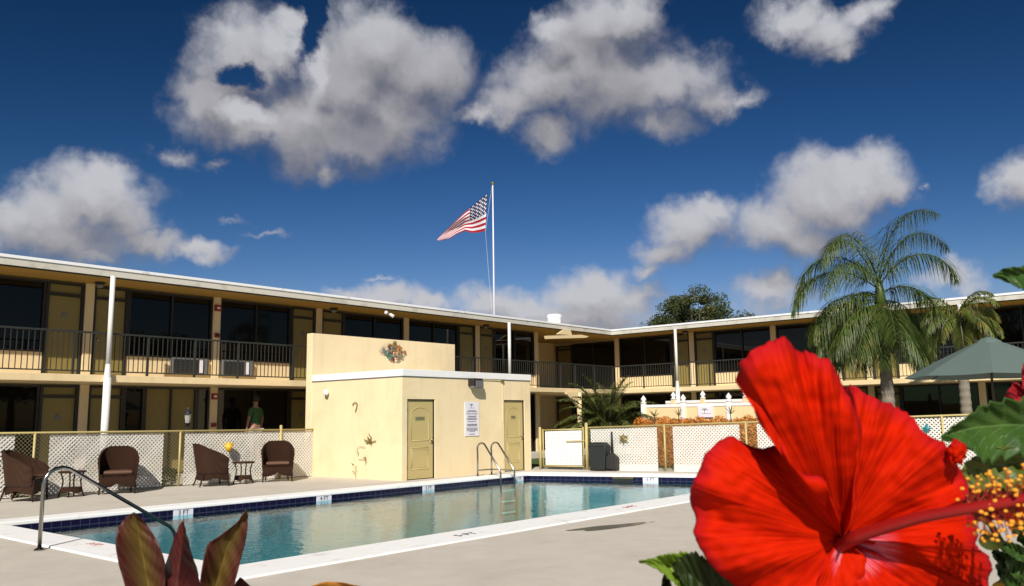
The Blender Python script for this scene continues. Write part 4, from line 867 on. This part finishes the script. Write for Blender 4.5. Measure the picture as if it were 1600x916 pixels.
for i, (y, z) in enumerate(((13.75,1.5),(12.9,1.52),(11.2,1.54),(9.95,1.58))):
    lab = ('small spiky dark plant at the left end of the orange hedge','small spiky dark plant on the orange hedge left of the logo sign','small spiky dark plant on the orange hedge right of the logo sign','small spiky dark plant on the orange hedge next to the red flower')[i]
    e_ = empty('spiky_plant', (23.05, y, 0), lab, 'plant', 'spiky plants growing through the orange hedge'); mb = MB(); rnd = random.Random(i)
    for k in range(16):
        a = k*2.4; el_ = rnd.uniform(.1,1.3); d = Vector((math.cos(a)*math.cos(el_), math.sin(a)*math.cos(el_), math.sin(el_))); p = Vector((23.05,y,z)); wv = d.cross(Vector((0,0,1))).normalized()*.012
        mb.add([p-wv,p+wv,p+d*.2+wv,p+d*.2-wv,p+d*.36-Vector((0,0,.05))], [(0,1,2,3),(3,2,4)])
    mb.build('leaves', M['frond_d'], e_); MB().tube([(23.05,y,-.05),(23.05,y,z)], .015, 6).build('stem', M['bark2'], e_)
# ------------------------------------------------------------------ oak far behind
ok = empty('oak_tree', (54.2, 28.2, -.05), 'dark broad crowned oak rising behind the right wing roof', 'tree')
rnd = random.Random(8); ox, oy = 54.2, 28.2; tr = MB(); tr.tube([(ox,oy,-.05),(ox+.1,oy,2.5),(ox,oy+.1,5.0)], [.45,.35,.28], 12); tr.build('trunk', M['bark2'], ok, smooth=True)
br = MB(); lf_ = MB(); side = Vector((rt.x, rt.y, 0)).normalized(); dep_ = Vector((side.y,-side.x,0))*-1
clumps = []
for k in range(105):
    u = rnd.uniform(-1,1); h = rnd.uniform(0,1); env = 1-abs(u)**2.2
    c = Vector((ox,oy,5.2)) + side*(u*5.0+.2) + dep_*rnd.uniform(-2.2,2.2) + Vector((0,0, h*4.9*env+.2*rnd.random()))
    clumps.append(c)
for c in clumps:
    br.tube([(ox,oy,4.6), (Vector((ox,oy,5.2))+c)/2+Vector((0,0,-.3)), c], [.12,.06,.02], 5); r = rnd.uniform(.55,1.05); leafball(lf_, c, r*1.1, r*1.1, r*.75, 520, .17, rnd, .1)
br.build('branches', M['bark2'], ok); lf_.build('crown', M['oak'], ok)
bt = empty('oak_tree', (16, -25, -.05), 'dark broad oak behind the viewer, seen only as a reflection in the dark windows', 'tree', 'oaks mirrored in the windows')
rnd = random.Random(31); br = MB(); lf_ = MB(); MB().tube([(16,-25,-.05),(16.1,-25,2.2),(16,-24.9,4.6)], [.4,.32,.22], 10).build('trunk', M['bark2'], bt, smooth=True)
for k in range(40):
    a = rnd.uniform(0,6.28); q = rnd.random()**.5; c = Vector((16+4.2*q*math.cos(a), -25+4.2*q*math.sin(a), 4.2+rnd.random()*4.6*(1-q*q*.7)))
    br.tube([(16,-25,4.2), (Vector((16,-25,4.2))+c)/2, c], [.10,.05,.02], 5); leafball(lf_, c, 1.1, 1.1, .8, 200, .32, rnd, .1)
br.build('branches', M['bark2'], bt); lf_.build('crown', M['oak'], bt)
for k, (x, y, sc1) in enumerate(((25,-27,.9),(34,-24,1.1),(44,-28,1.0),(55,-26,1.15),(8,-28,1.0),(66,-24,.95))):
    o = copy_tree(bt); o.location = (x, y, -.05); o.scale = (sc1,)*3; o.rotation_euler = (0,0,k*1.3)
# ------------------------------------------------------------------ umbrella
um = empty('patio_umbrella', (18.64, 3.58, 0), 'open grey green canvas patio umbrella at the right edge', 'umbrella')
ux, uy = 18.64, 3.55; cn = MB(); N = 8; V = []; RR, ZB, ZT = 1.55, 2.20, 2.93; Kk = 8
ph0 = R_(12)
for j in range(Kk+1):
    t = .06+.94*j/Kk; z = ZT-(ZT-ZB)*(t**1.12)
    for k in range(N*6):
        a = ph0+2*math.pi*k/(N*6); kk = (k % 6)/6; rr = RR*t*(1-.055*math.sin(math.pi*kk)); V.append((ux+rr*math.cos(a), uy+rr*math.sin(a), z-.05*t*math.sin(math.pi*kk)*(.4)))
cn.add(V, [(j*N*6+k, j*N*6+(k+1)%(N*6), (j+1)*N*6+(k+1)%(N*6), (j+1)*N*6+k) for j in range(Kk) for k in range(N*6)])
co = cn.build('canopy', M['canvas'], um); s_ = co.modifiers.new('s','SOLIDIFY'); s_.thickness = .004
vn = MB(); vn.lathe([(.24,ZT-.10),(.22,ZT-.06),(.12,ZT+.0),(.02,ZT+.03)], (ux,uy,0), 8); vn.build('vent_cap', M['canvas'], um)
MB().tube([(ux,uy,0),(ux,uy,ZT)], .022, 12).build('pole', M['bark2'], um, smooth=True); MB().ball((ux,uy,ZT+.06), .035).build('finial', M['bark2'], um, smooth=True)
MB().lathe([(.28,0),(.28,.04),(.08,.09),(.04,.25)], (ux,uy,0), 20).build('base', M['blackiron'], um)
for k in range(N):
    a = ph0+2*math.pi*k/N; MB().tube([(ux,uy,ZT-.07),(ux+RR*.98*math.cos(a),uy+RR*.98*math.sin(a),ZB-.01)], .009, 5).build('rib', M['black'], um)
# ------------------------------------------------------------------ foreground plants
def petal_mat(name, centre):
    m = bpy.data.materials.new(name); m.use_nodes = True; t = m.node_tree; n = NB(t); p = t.nodes['Principled BSDF']
    uv = n.n('ShaderNodeUVMap'); uv.uv_map = 'UVMap'; su = n.n('ShaderNodeSeparateXYZ'); t.links.new(uv.outputs[0], su.inputs[0]); U, V = su.outputs[0], su.outputs[1]
    cb = n.n('ShaderNodeCombineXYZ'); t.links.new(n.m('MULTIPLY', U, 26), cb.inputs[0]); t.links.new(n.m('MULTIPLY', V, 1.6), cb.inputs[1])
    st = n.noise(cb.outputs[0], 1.0, 5, .6, 1.1).outputs[0]
    cb2 = n.n('ShaderNodeCombineXYZ'); t.links.new(n.m('MULTIPLY', U, 90), cb2.inputs[0]); t.links.new(n.m('MULTIPLY', V, 4), cb2.inputs[1])
    st2 = n.noise(cb2.outputs[0], 1.0, 3, .6, .3).outputs[0]
    tcd = n.n('ShaderNodeTexCoord').outputs['Object']; big_ = n.noise(tcd, 38, 3, .5).outputs[0]
    c = n.mix(n.ss(st, .30, .70), (.54,.010,.0004,1), (.70,.020,.0008,1))
    c = n.mix(n.m('MULTIPLY', n.ss(big_, .5, .8), .35), c, (.50,.007,.002,1))
    rim = n.m('MULTIPLY', n.ss(n.m('ADD', V, n.m('MULTIPLY', n.m('SUBTRACT', st, .5), .25)), .86, 1.04), .55)
    c = n.mix(rim, c, (.42,.006,.03,1))
    if centre:
        mk = n.m('MULTIPLY', n.m('SUBTRACT', 1, n.ss(V, .16, .42)), n.ss(V, .03, .12)); w1 = n.m('MULTIPLY', mk, n.ss(st2, .45, .58))
        c = n.mix(n.m('MULTIPLY', mk, .8), c, (.65,.02,.09,1)); c = n.mix(n.m('MULTIPLY', w1, .8), c, (.85,.42,.45,1))
    t.links.new(c, p.inputs['Base Color']); p.inputs['Roughness'].default_value = .7; p.inputs['Specular IOR Level'].default_value = .05
    bn = n.n('ShaderNodeBump'); bn.inputs['Strength'].default_value = .55; bn.inputs['Distance'].default_value = .0012
    t.links.new(n.m('ADD', n.m('MULTIPLY', st, 1.0), n.m('MULTIPLY', st2, .22)), bn.inputs['Height']); t.links.new(bn.outputs[0], p.inputs['Normal'])
    tr = n.n('ShaderNodeBsdfTranslucent'); t.links.new(c, tr.inputs[0]); ms = n.n('ShaderNodeMixShader'); ms.inputs[0].default_value = .36
    t.links.new(p.outputs[0], ms.inputs[1]); t.links.new(tr.outputs[0], ms.inputs[2]); t.links.new(ms.outputs[0], t.nodes['Material Output'].inputs[0]); return m
PM, PMC = petal_mat('hibiscus_petal', False), petal_mat('hibiscus_petal_throat', True)
def crm(P, n_):      # catmull resample of open polyline
    out = []; m_ = len(P)-1
    for k in range(n_+1):
        t = k/n_*m_; i = min(int(t), m_-1); f = t-i; p0, p1, p2, p3 = P[max(i-1,0)], P[i], P[i+1], P[min(i+2,m_)]
        out.append(tuple(.5*((2*p1[a])+(-p0[a]+p2[a])*f+(2*p0[a]-5*p1[a]+4*p2[a]-p3[a])*f*f+(-p0[a]+3*p1[a]-3*p2[a]+p3[a])*f**3) for a in (0,1)))
    return out
hp = empty('hibiscus_plant', (.9, .75, 0), 'hibiscus bush with one huge red bloom close up at the right', 'plant')
DB = .515
FL = bpy.data.objects.new('flower', None); col.objects.link(FL); FL.parent = hp
BASE = (1316, 842)
FL.location = at(*BASE, DB+.01) - hp.location
def petal(out, d_edge, m_, ruff=.006, kf=7, ph=0, tilt=(0,0), cup=.010, curl=0, grain=.0004, seed=0, base=BASE):
    P = [(1050+x/2.102, 480+y/2.102) for x, y in out]; NT, NS = 200, 56; O = crm(P, NT); mb = MB(); V = []; UV = []; rr = random.Random(seed)
    a1, a2, a3 = (rr.uniform(0,6.28) for _ in range(3))
    for i in range(NT+1):
        u = i/NT
        wob = 1+.020*mnoise.noise(Vector((u*26, seed*3.1, 0)))+.013*mnoise.noise(Vector((u*70, seed, 2)))
        for j in range(NS+1):
            s = j/NS; fx = s**.92; px = base[0]+(O[i][0]-base[0])*fx*(1+(wob-1)*s); py = base[1]+(O[i][1]-base[1])*fx*(1+(wob-1)*s)
            mid = math.sin(math.pi*u)
            dd = DB + (d_edge-DB)*s - cup*math.sin(math.pi*s)*mid + tilt[0]*(px-base[0])/500+tilt[1]*(py-base[1])/500
            dd += ruff*s**2.2*math.sin(u*kf*6.28+ph+s*1.5) + ruff*.45*s**4*math.sin(u*kf*2.3*6.28+a3) + ruff*.5*s*math.sin(u*kf*1.4*6.28+a1+s*4) + grain*s*math.sin(u*kf*9*6.28+a2+2*math.sin(s*5))
            q_ = Vector((px*.02, py*.02, seed*7.3)); dd += .0028*s*mnoise.noise(q_*1.1) + .0022*s*mnoise.noise(q_*2.6) + .0009*s*mnoise.noise(Vector((u*38+seed, s*5, 1.5))) + .0028*s**5*mnoise.noise(Vector((u*16, s*3+seed, 4.1)))
            dd += curl*s**9
            V.append(at(px, py, dd)); UV.append((u, s))
    mb.v = [tuple(p) for p in V]; mb.f = [(i*(NS+1)+j, (i+1)*(NS+1)+j, (i+1)*(NS+1)+j+1, i*(NS+1)+j+1) for i in range(NT) for j in range(NS)]; mb.mi = [0]*len(mb.f); mb.uv = UV
    o = mb.build('petal', m_, FL, smooth=True); s_ = o.modifiers.new('s','SOLIDIFY'); s_.thickness = .0005; s_.offset = 0; return o
petal([(545,690),(515,610),(495,560),(430,548),(385,500),(358,470),(346,420),(318,416),(290,385),(268,325),(270,292),(228,268),(210,238),(226,205),(222,180),(252,150),(290,124),(330,116),(350,105),(366,100),(385,112),(402,138),(428,146),(455,148),(485,165),(515,172),(530,200),(548,225),(560,260),(585,300),(606,350),(622,400),(618,470),(606,540),(602,620),(590,700),(570,745)],
      .470, PM, .006, 3.2, .5, cup=.014, curl=.012, seed=1, tilt=(0,0))
petal([(600,760),(560,640),(480,560),(400,470),(345,456),(300,462),(262,460),(225,440),(187,424),(150,446),(125,470),(104,486),(95,530),(70,580),(60,600),(65,650),(76,700),(70,740),(90,780),(110,825),(150,872),(190,905),(225,932),(260,990),(330,1040),(420,1060),(520,1040),(590,980),(640,900),(650,840),(610,800)],
      .500, PM, .006, 3.7, 1.0, cup=.008, curl=.012, seed=2)
petal([(560,760),(598,690),(606,600),(590,520),(600,440),(622,380),(600,330),(572,268),(590,262),(610,268),(640,284),(662,300),(690,310),(722,316),(752,338),(785,365),(820,400),(856,428),(885,445),(905,470),(940,520),(962,560),(973,600),(968,625),(940,650),(860,690),(760,740),(660,780)],
      .502, PM, .005, 3.3, 2.2, cup=.008, curl=.006, seed=3)
petal([(560,790),(600,760),(700,715),(800,680),(900,650),(950,640),(985,690),(1001,740),(1003,790),(1035,815),(1048,860),(1038,900),(1030,940),(980,1000),(900,1040),(800,1020),(700,930),(620,850)],
      .505, PMC, .005, 3.2, .3, cup=.016, curl=.008, seed=4)
petal([(520,770),(500,840),(470,930),(480,1050),(560,1090),(660,1100),(780,1080),(860,1020),(900,950),(880,900),(820,870),(740,840),(650,815),(590,790)],
      .509, PMC, .004, 3, .9, cup=.012, curl=.0, seed=5)
# curled petal lobe at the right margin
P_ = MB(); V = []; UV = []; c0 = (1050+935/2.102, 480+470/2.102)
for i in range(41):
    for j in range(25):
        a = i/40*2*math.pi; ph_ = math.pi*j/24; d_ = Vector((math.cos(a)*math.sin(ph_), math.cos(ph_), math.sin(a)*math.sin(ph_)))
        k_ = 1+.38*mnoise.noise(d_*2.2)+.22*abs(mnoise.noise(d_*5+Vector((3,1,0))))-.12
        V.append(at(c0[0]+15*d_.x*k_, c0[1]-20*d_.y*k_+4, .4975-.0055*d_.z*k_)); UV.append((.5+.5*mnoise.noise(d_*1.5), .82+.16*d_.y))
P_.v = [tuple(p) for p in V]; P_.f = [(i*25+j,(i+1)*25+j,(i+1)*25+j+1,i*25+j+1) for i in range(40) for j in range(24)]; P_.mi = [0]*len(P_.f); P_.uv = UV
P_.build('petal', PM, FL, smooth=True)
P_ = MB(); V = []; UV = []   # small upright pink lobe between the two upper petals
for i in range(21):
    for j in range(17):
        u, s = i/20, j/16; px = 1323+s*6+(u-.5)*30*math.sin(math.pi*(.25+.7*s)); py = 690-s*82-8*math.sin(u*6)*s; V.append(at(px, py, .490+.012*math.cos(u*3.1)+.003*s)); UV.append((u,.75+.25*s))
P_.v = [tuple(p) for p in V]; P_.f = [(i*17+j,(i+1)*17+j,(i+1)*17+j+1,i*17+j+1) for i in range(20) for j in range(16)]; P_.mi = [0]*len(P_.f); P_.uv = UV
P_.build('petal', PM, FL, smooth=True).modifiers.new('s','SOLIDIFY').thickness = .0006
colm = mat('stamen_column_red', (.27,.004,.003), .5, var=.15, vs=60)
cpts = [(1312,852,.512),(1345,836,.498),(1390,822,.482),(1440,808,.466),(1500,797,.450),(1560,788,.436),(1625,776,.424),(1660,766,.416)]
MB().tube([at(*p) for p in cpts], [.0044,.0038,.0034,.0032,.0030,.0029,.0026,.002], 16).build('stamen_column', colm, FL, smooth=True)
rnd = random.Random(12); an = MB(); fl2 = MB()
for k in range(230):
    t = rnd.random()**.9; b0 = Vector(at(1508+t*140, 796-t*22, .449-t*.030)); th = rnd.uniform(0,6.28); L_ = rnd.uniform(.006,.019)
    d = (Vector(rt)*rnd.uniform(-.1,.5)+Vector(up)*math.sin(th)+Vector(bk)*math.cos(th)).normalized(); tip = b0+d*L_
    fl2.tube([b0, (b0+tip)/2+Vector(rt)*.001, tip], .00028, 4, cap=False); an.ball(tip, rnd.uniform(.0009,.0015), 5, .75)
fl2.build('filaments', colm, FL); an.build('anthers', mat('pollen_anther', (.78,.33,.02), .7, var=.25, vs=300), FL)
# leaves
def leaf_mat(name, c, c2, vein, centre=False):
    m = bpy.data.materials.new(name); m.use_nodes = True; t = m.node_tree; n = NB(t); p = t.nodes['Principled BSDF']
    uv = n.n('ShaderNodeUVMap'); uv.uv_map = 'UVMap'; su = n.n('ShaderNodeSeparateXYZ'); t.links.new(uv.outputs[0], su.inputs[0]); U, V = su.outputs[0], su.outputs[1]
    aU = n.m('ABSOLUTE', U); ph_ = n.m('SUBTRACT', n.m('MULTIPLY', V, 9), n.m('MULTIPLY', aU, 3.2)); fr = n.m('ABSOLUTE', n.m('SUBTRACT', n.m('FRACT', ph_), .5)); ve = n.m('SUBTRACT', 1, n.ss(fr, .0, .10))
    mid = n.m('SUBTRACT', 1, n.ss(aU, .015, .06)); vm = n.m('MAXIMUM', n.m('MULTIPLY', ve, .5), mid)
    nz = n.noise(n.n('ShaderNodeTexCoord').outputs['Object'], 30, 5, .6).outputs[0]
    fac = n.m('ADD', n.m('MULTIPLY', n.m('SUBTRACT', nz, .5), .5), n.m('SUBTRACT', 1.05, n.m('MULTIPLY', aU, 1.3)), clamp=True) if centre else n.ss(nz, .38, .66)
    cc = n.mix(fac, (*c,1), (*c2,1)); cc = n.mix(n.m('MULTIPLY', vm, .6), cc, (*vein,1)); t.links.new(cc, p.inputs['Base Color']); p.inputs['Roughness'].default_value = .45; p.inputs['Specular IOR Level'].default_value = .35
    bn = n.n('ShaderNodeBump'); bn.inputs['Strength'].default_value = .5; bn.inputs['Distance'].default_value = .0015; t.links.new(n.m('SUBTRACT', nz, n.m('MULTIPLY', vm, .6)), bn.inputs['Height']); t.links.new(bn.outputs[0], p.inputs['Normal'])
    tr = n.n('ShaderNodeBsdfTranslucent'); t.links.new(cc, tr.inputs[0]); ms = n.n('ShaderNodeMixShader'); ms.inputs[0].default_value = .2
    t.links.new(p.outputs[0], ms.inputs[1]); t.links.new(tr.outputs[0], ms.inputs[2]); t.links.new(ms.outputs[0], t.nodes['Material Output'].inputs[0]); return m
LG = leaf_mat('hibiscus_leaf', (.030,.075,.010), (.05,.11,.015), (.12,.20,.05)); LD = leaf_mat('hibiscus_leaf_shaded', (.016,.030,.004), (.026,.042,.006), (.05,.06,.02)); LY = leaf_mat('hibiscus_leaf_bright', (.13,.22,.012), (.17,.26,.02), (.22,.30,.06))  # LD: the leaf green with backlit shade put into its colour
LM = leaf_mat('hibiscus_leaf_olive', (.075,.10,.012), (.11,.13,.02), (.15,.17,.05))
LC = leaf_mat('canna_leaf', (.07,.012,.010), (.12,.08,.014), (.26,.15,.03), True); LCD = leaf_mat('canna_leaf_dark', (.07,.010,.010), (.10,.016,.012), (.12,.03,.02)); LO = leaf_mat('canna_leaf_orange', (.40,.15,.02), (.48,.20,.03), (.5,.28,.06))
def leaf(left, mid, right, d0, d1, m_, parent, name='leaf', fold=.010, serr=0, teeth=16, wave=.003, seed=0, th=.0006):
    NT, NS = 90, 10; Lp, Mp, Rp = crm(left, NT), crm(mid, NT), crm(right, NT); V = []; UV = []; mb = MB(); rr = random.Random(seed); a1 = rr.uniform(0,6)
    for i in range(NT+1):
        t = i/NT; d = d0+(d1-d0)*t
        tooth = serr*((t*teeth) % 1.0)*math.sin(math.pi*min(1,t*1.02))**.3
        for j in range(-NS, NS+1):
            q = j/NS; E = Rp if q > 0 else Lp; a = abs(q)*(1+tooth); px = Mp[i][0]+(E[i][0]-Mp[i][0])*a; py = Mp[i][1]+(E[i][1]-Mp[i][1])*a
            dd = d - fold*abs(q)**1.2*math.sin(math.pi*min(1,t+.15)) + wave*abs(q)*math.sin(t*14+a1+q) + wave*.3*math.sin(t*40+q*9)
            V.append(at(px, py, dd)); UV.append((q, t))
    W_ = 2*NS+1; mb.v = [tuple(p) for p in V]; mb.f = [(i*W_+j,(i+1)*W_+j,(i+1)*W_+j+1,i*W_+j+1) for i in range(NT) for j in range(W_-1)]; mb.mi = [0]*len(mb.f); mb.uv = UV
    o = mb.build(name, m_, parent, smooth=True); s_ = o.modifiers.new('s','SOLIDIFY'); s_.thickness = th; return o
leaf([(1720,690),(1660,632),(1600,628),(1560,632),(1530,640),(1505,658),(1488,668),(1472,682)], [(1720,700),(1660,672),(1600,664),(1560,664),(1520,668),(1490,676),(1480,680),(1471,684)], [(1720,720),(1660,705),(1600,706),(1560,712),(1535,715),(1520,704),(1495,694),(1473,687)], .60, .57, LG, hp, serr=.30, teeth=10, seed=1)
leaf([(1720,700),(1640,690),(1590,700),(1560,702),(1530,712),(1512,722),(1500,738)], [(1720,730),(1640,720),(1590,722),(1560,726),(1530,732),(1512,740),(1500,748)], [(1720,770),(1640,762),(1590,762),(1560,762),(1535,764),(1515,762),(1500,756)], .600, .585, LM, hp, serr=.16, teeth=9, seed=2)
leaf([(1700,760),(1640,748),(1590,752),(1550,756),(1515,762),(1500,775)], [(1700,800),(1640,790),(1590,785),(1550,785),(1515,788),(1500,792)], [(1700,850),(1640,830),(1590,815),(1550,812),(1515,810),(1500,800)], .66, .64, LD, hp, serr=.08, seed=3)
leaf([(1720,405),(1660,408),(1620,412),(1595,418),(1572,420),(1553,429)], [(1720,430),(1660,428),(1620,430),(1595,430),(1572,430),(1552,431)], [(1720,470),(1660,462),(1620,456),(1595,449),(1572,440),(1553,433)], .62, .60, LG, hp, serr=.14, teeth=14, seed=4)
leaf([(1190,950),(1150,905),(1120,890),(1090,868),(1075,868),(1062,872),(1052,880)], [(1190,990),(1150,950),(1110,925),(1090,908),(1075,895),(1062,888),(1052,884)], [(1190,1030),(1140,990),(1100,960),(1075,925),(1065,905),(1056,895),(1052,888)], .530, .525, LD, hp, serr=.14, teeth=13, seed=5)
leaf([(1110,905),(1075,868),(1055,868),(1045,868),(1030,870),(1015,874),(999,877)], [(1110,925),(1080,900),(1062,892),(1045,886),(1030,882),(1015,879),(998,877)], [(1110,950),(1080,935),(1060,915),(1045,902),(1032,892),(1017,884),(999,878)], .54, .53, LY, hp, serr=.18, teeth=15, seed=6)
leaf([(1055,960),(1034,930),(1034,910),(1036,900),(1040,893)], [(1075,970),(1045,935),(1042,915),(1041,903),(1042,893)], [(1090,980),(1058,935),(1050,915),(1046,903),(1044,893)], .56, .55, LD, hp, seed=7)
# lower right: green stems, bud, small leaves, yellow petal edge
stg = mat('green_stem', (.07,.13,.02), .5, var=.2, vs=40)
MB().tube([at(1520,795,.66),at(1548,820,.66),at(1562,845,.66),at(1580,870,.66),at(1610,905,.67),at(1650,980,.70)], [.002,.0026,.003,.0036,.004,.005], 10).build('stem', stg, hp, smooth=True)
MB().tube([at(1528,829,.66),at(1545,834,.66),at(1558,842,.66)], [.0012,.0012,.0014], 6).build('stem', stg, hp, smooth=True)
bb = MB(); c = at(1545,846,.655); bb.tube([at(1530,846,.655),at(1534,846,.655),at(1541,846,.655),at(1550,847,.655),at(1560,849,.655),at(1566,852,.655)], [.0012,.0042,.0062,.0064,.005,.002], 14); bb.build('bud', mat('green_bud',(.20,.26,.03),.5,var=.2,vs=60), hp, smooth=True)
for k, (x0,y0,x1,y1,w_) in enumerate(((1568,850,1620,880,11),(1575,862,1605,915,13),(1558,865,1585,895,9),(1590,840,1640,850,12),(1560,880,1600,930,14),(1585,880,1650,890,14),(1600,820,1660,830,16),(1552,860,1575,885,8),(1580,828,1640,810,15))):
    dx, dy = x1-x0, y1-y0; L_ = math.hypot(dx,dy); nx_, ny_ = -dy/L_*w_, dx/L_*w_
    mk = lambda s: [(x0+dx*t+nx_*s*math.sin(math.pi*(t*.9+.1))**.8*(1 if t < 1 else 0), y0+dy*t+ny_*s*math.sin(math.pi*(t*.9+.1))**.8*(1 if t < 1 else 0)) for t in (0,.2,.4,.6,.8,1)]
    leaf(mk(1), mk(0), mk(-1), .64+.012*k, .65+.012*k, LD if k % 3 == 2 else LG, hp, fold=.005, seed=10+k)
# second red bloom, turned away at the right edge
F2 = bpy.data.objects.new('flower', None); col.objects.link(F2); F2.parent = hp; F2.location = at(1630,640,.78)-hp.location
for k, (Lf, Mf, Rf) in enumerate((([(1640,650),(1590,600),(1580,606),(1572,615),(1567,628)],[(1650,660),(1605,620),(1590,622),(1580,626),(1568,630)],[(1660,690),(1610,650),(1595,645),(1580,640),(1568,632)]),
                                  ([(1640,640),(1600,612),(1597,600),(1596,580),(1600,566)],[(1650,640),(1625,612),(1620,600),(1615,580),(1606,564)],[(1670,640),(1650,612),(1645,600),(1635,580),(1612,562)]))):
    o = leaf(Lf, Mf, Rf, .78, .76, mat('deep_red_petal',(.34,.008,.018),.55,var=.3,vs=60,transl=.2), F2, 'petal', fold=.008, wave=.004, seed=30+k)
# yellow bloom edge
F3 = bpy.data.objects.new('flower', None); col.objects.link(F3); F3.parent = hp; F3.location = at(1590,960,.74)-hp.location; F3['label'] = 'yellow bloom just showing below the red one'
leaf([(1600,1000),(1545,940),(1550,915),(1560,908),(1575,903)], [(1620,1000),(1590,940),(1585,920),(1582,910),(1582,903)], [(1640,1000),(1650,940),(1640,915),(1610,904),(1590,902)], .74, .72, mat('yellow_petal',(.55,.33,.02),.6,var=.3,vs=60,transl=.2,bump=.5,bs=300), F3, 'petal', wave=.004, seed=40)
# woody stems down to the bed
wood = mat('hibiscus_stem', (.10,.085,.04), .8, var=.3, vs=30, bump=.5)
MB().tube([at(1316,852,.522), at(1330,900,.56), at(1360,1000,.60), (.92,.45,.9), (.9,.6,.4), (.9,.75,0)], [.003,.0035,.005,.008,.010,.014], 10).build('stem', wood, hp, smooth=True)
MB().tube([at(1650,980,.70), at(1700,1100,.72), (.98,.35,.7), (.92,.7,0)], [.005,.006,.009,.013], 10).build('stem', wood, hp, smooth=True)
MB().tube([at(1720,700,.62), at(1760,900,.68), (1.02,.25,.8), (.95,.65,0)], [.003,.005,.009,.012], 10).build('stem', wood, hp, smooth=True)
MB().tube([at(1720,430,.62), at(1790,560,.66), at(1780,900,.70)], [.002,.004,.006], 8).build('stem', wood, hp, smooth=True)
MB().tube([at(1110,925,.54), at(1200,1000,.57), at(1360,1080,.62)], [.0015,.003,.005], 8).build('stem', wood, hp, smooth=True)
ca = empty('canna_plant', (.35, 1.3, 0), 'canna with three pointed bronze red leaves in front of the pool', 'plant')
leaf([(215,1060),(204,960),(195,916),(187,887),(181,856),(183,831),(193,813),(208,801)], [(240,1060),(236,960),(232,916),(227,887),(221,856),(217,833),(213,815),(209,801)], [(262,1060),(258,960),(259,905),(258,880),(248,850),(235,828),(221,810),(210,801)], .98, .93, LC, ca, fold=.016, wave=.004, seed=50, th=.0008)
leaf([(230,1060),(236,960),(242,918),(250,903),(260,880),(269,852),(276,831),(285,814)], [(275,1060),(275,960),(276,916),(278,895),(281,872),(283,852),(285,832),(286,814)], [(318,1060),(316,960),(312,916),(307,888),(299,865),(294,845),(290,830),(287,815)], .96, .94, LCD, ca, fold=-.022, wave=.003, seed=51, th=.0008)
leaf([(318,1060),(312,960),(312,916),(315,890),(320,865),(326,849),(345,836),(371,815),(384,797)], [(335,1060),(336,960),(338,916),(344,892),(351,868),(358,848),(368,830),(378,812),(385,797)], [(350,1060),(358,960),(366,916),(372,892),(379,865),(384,845),(387,825),(387,808),(386,797)], 1.0, .94, LC, ca, fold=.016, wave=.004, seed=52, th=.0008)
leaf([(430,1010),(455,950),(478,922),(500,911),(520,909),(540,911)], [(460,1020),(500,960),(520,935),(535,925),(545,918),(552,914)], [(520,1030),(570,960),(580,935),(578,925),(570,919),(560,915)], 1.0, .96, LO, ca, fold=.010, seed=53)
leaf([(340,1000),(355,940),(366,915),(372,906),(374,903)], [(380,1000),(385,940),(382,920),(379,910),(375,903)], [(430,1010),(410,940),(395,920),(385,910),(376,903)], 1.0, .98, LCD, ca, fold=.004, seed=54)
MB().tube([at(280,1040,.98), at(285,1200,1.0), (.38,1.2,.55), (.35,1.3,0)], [.012,.014,.016,.02], 12).build('stem', mat('canna_stem',(.12,.07,.04),.5), ca, smooth=True)
MB().tube([at(470,1015,1.0), at(420,1200,1.0), (.45,1.2,.45), (.36,1.3,0)], [.006,.010,.012,.015], 10).build('stem', MATS['canna_stem'], ca, smooth=True)
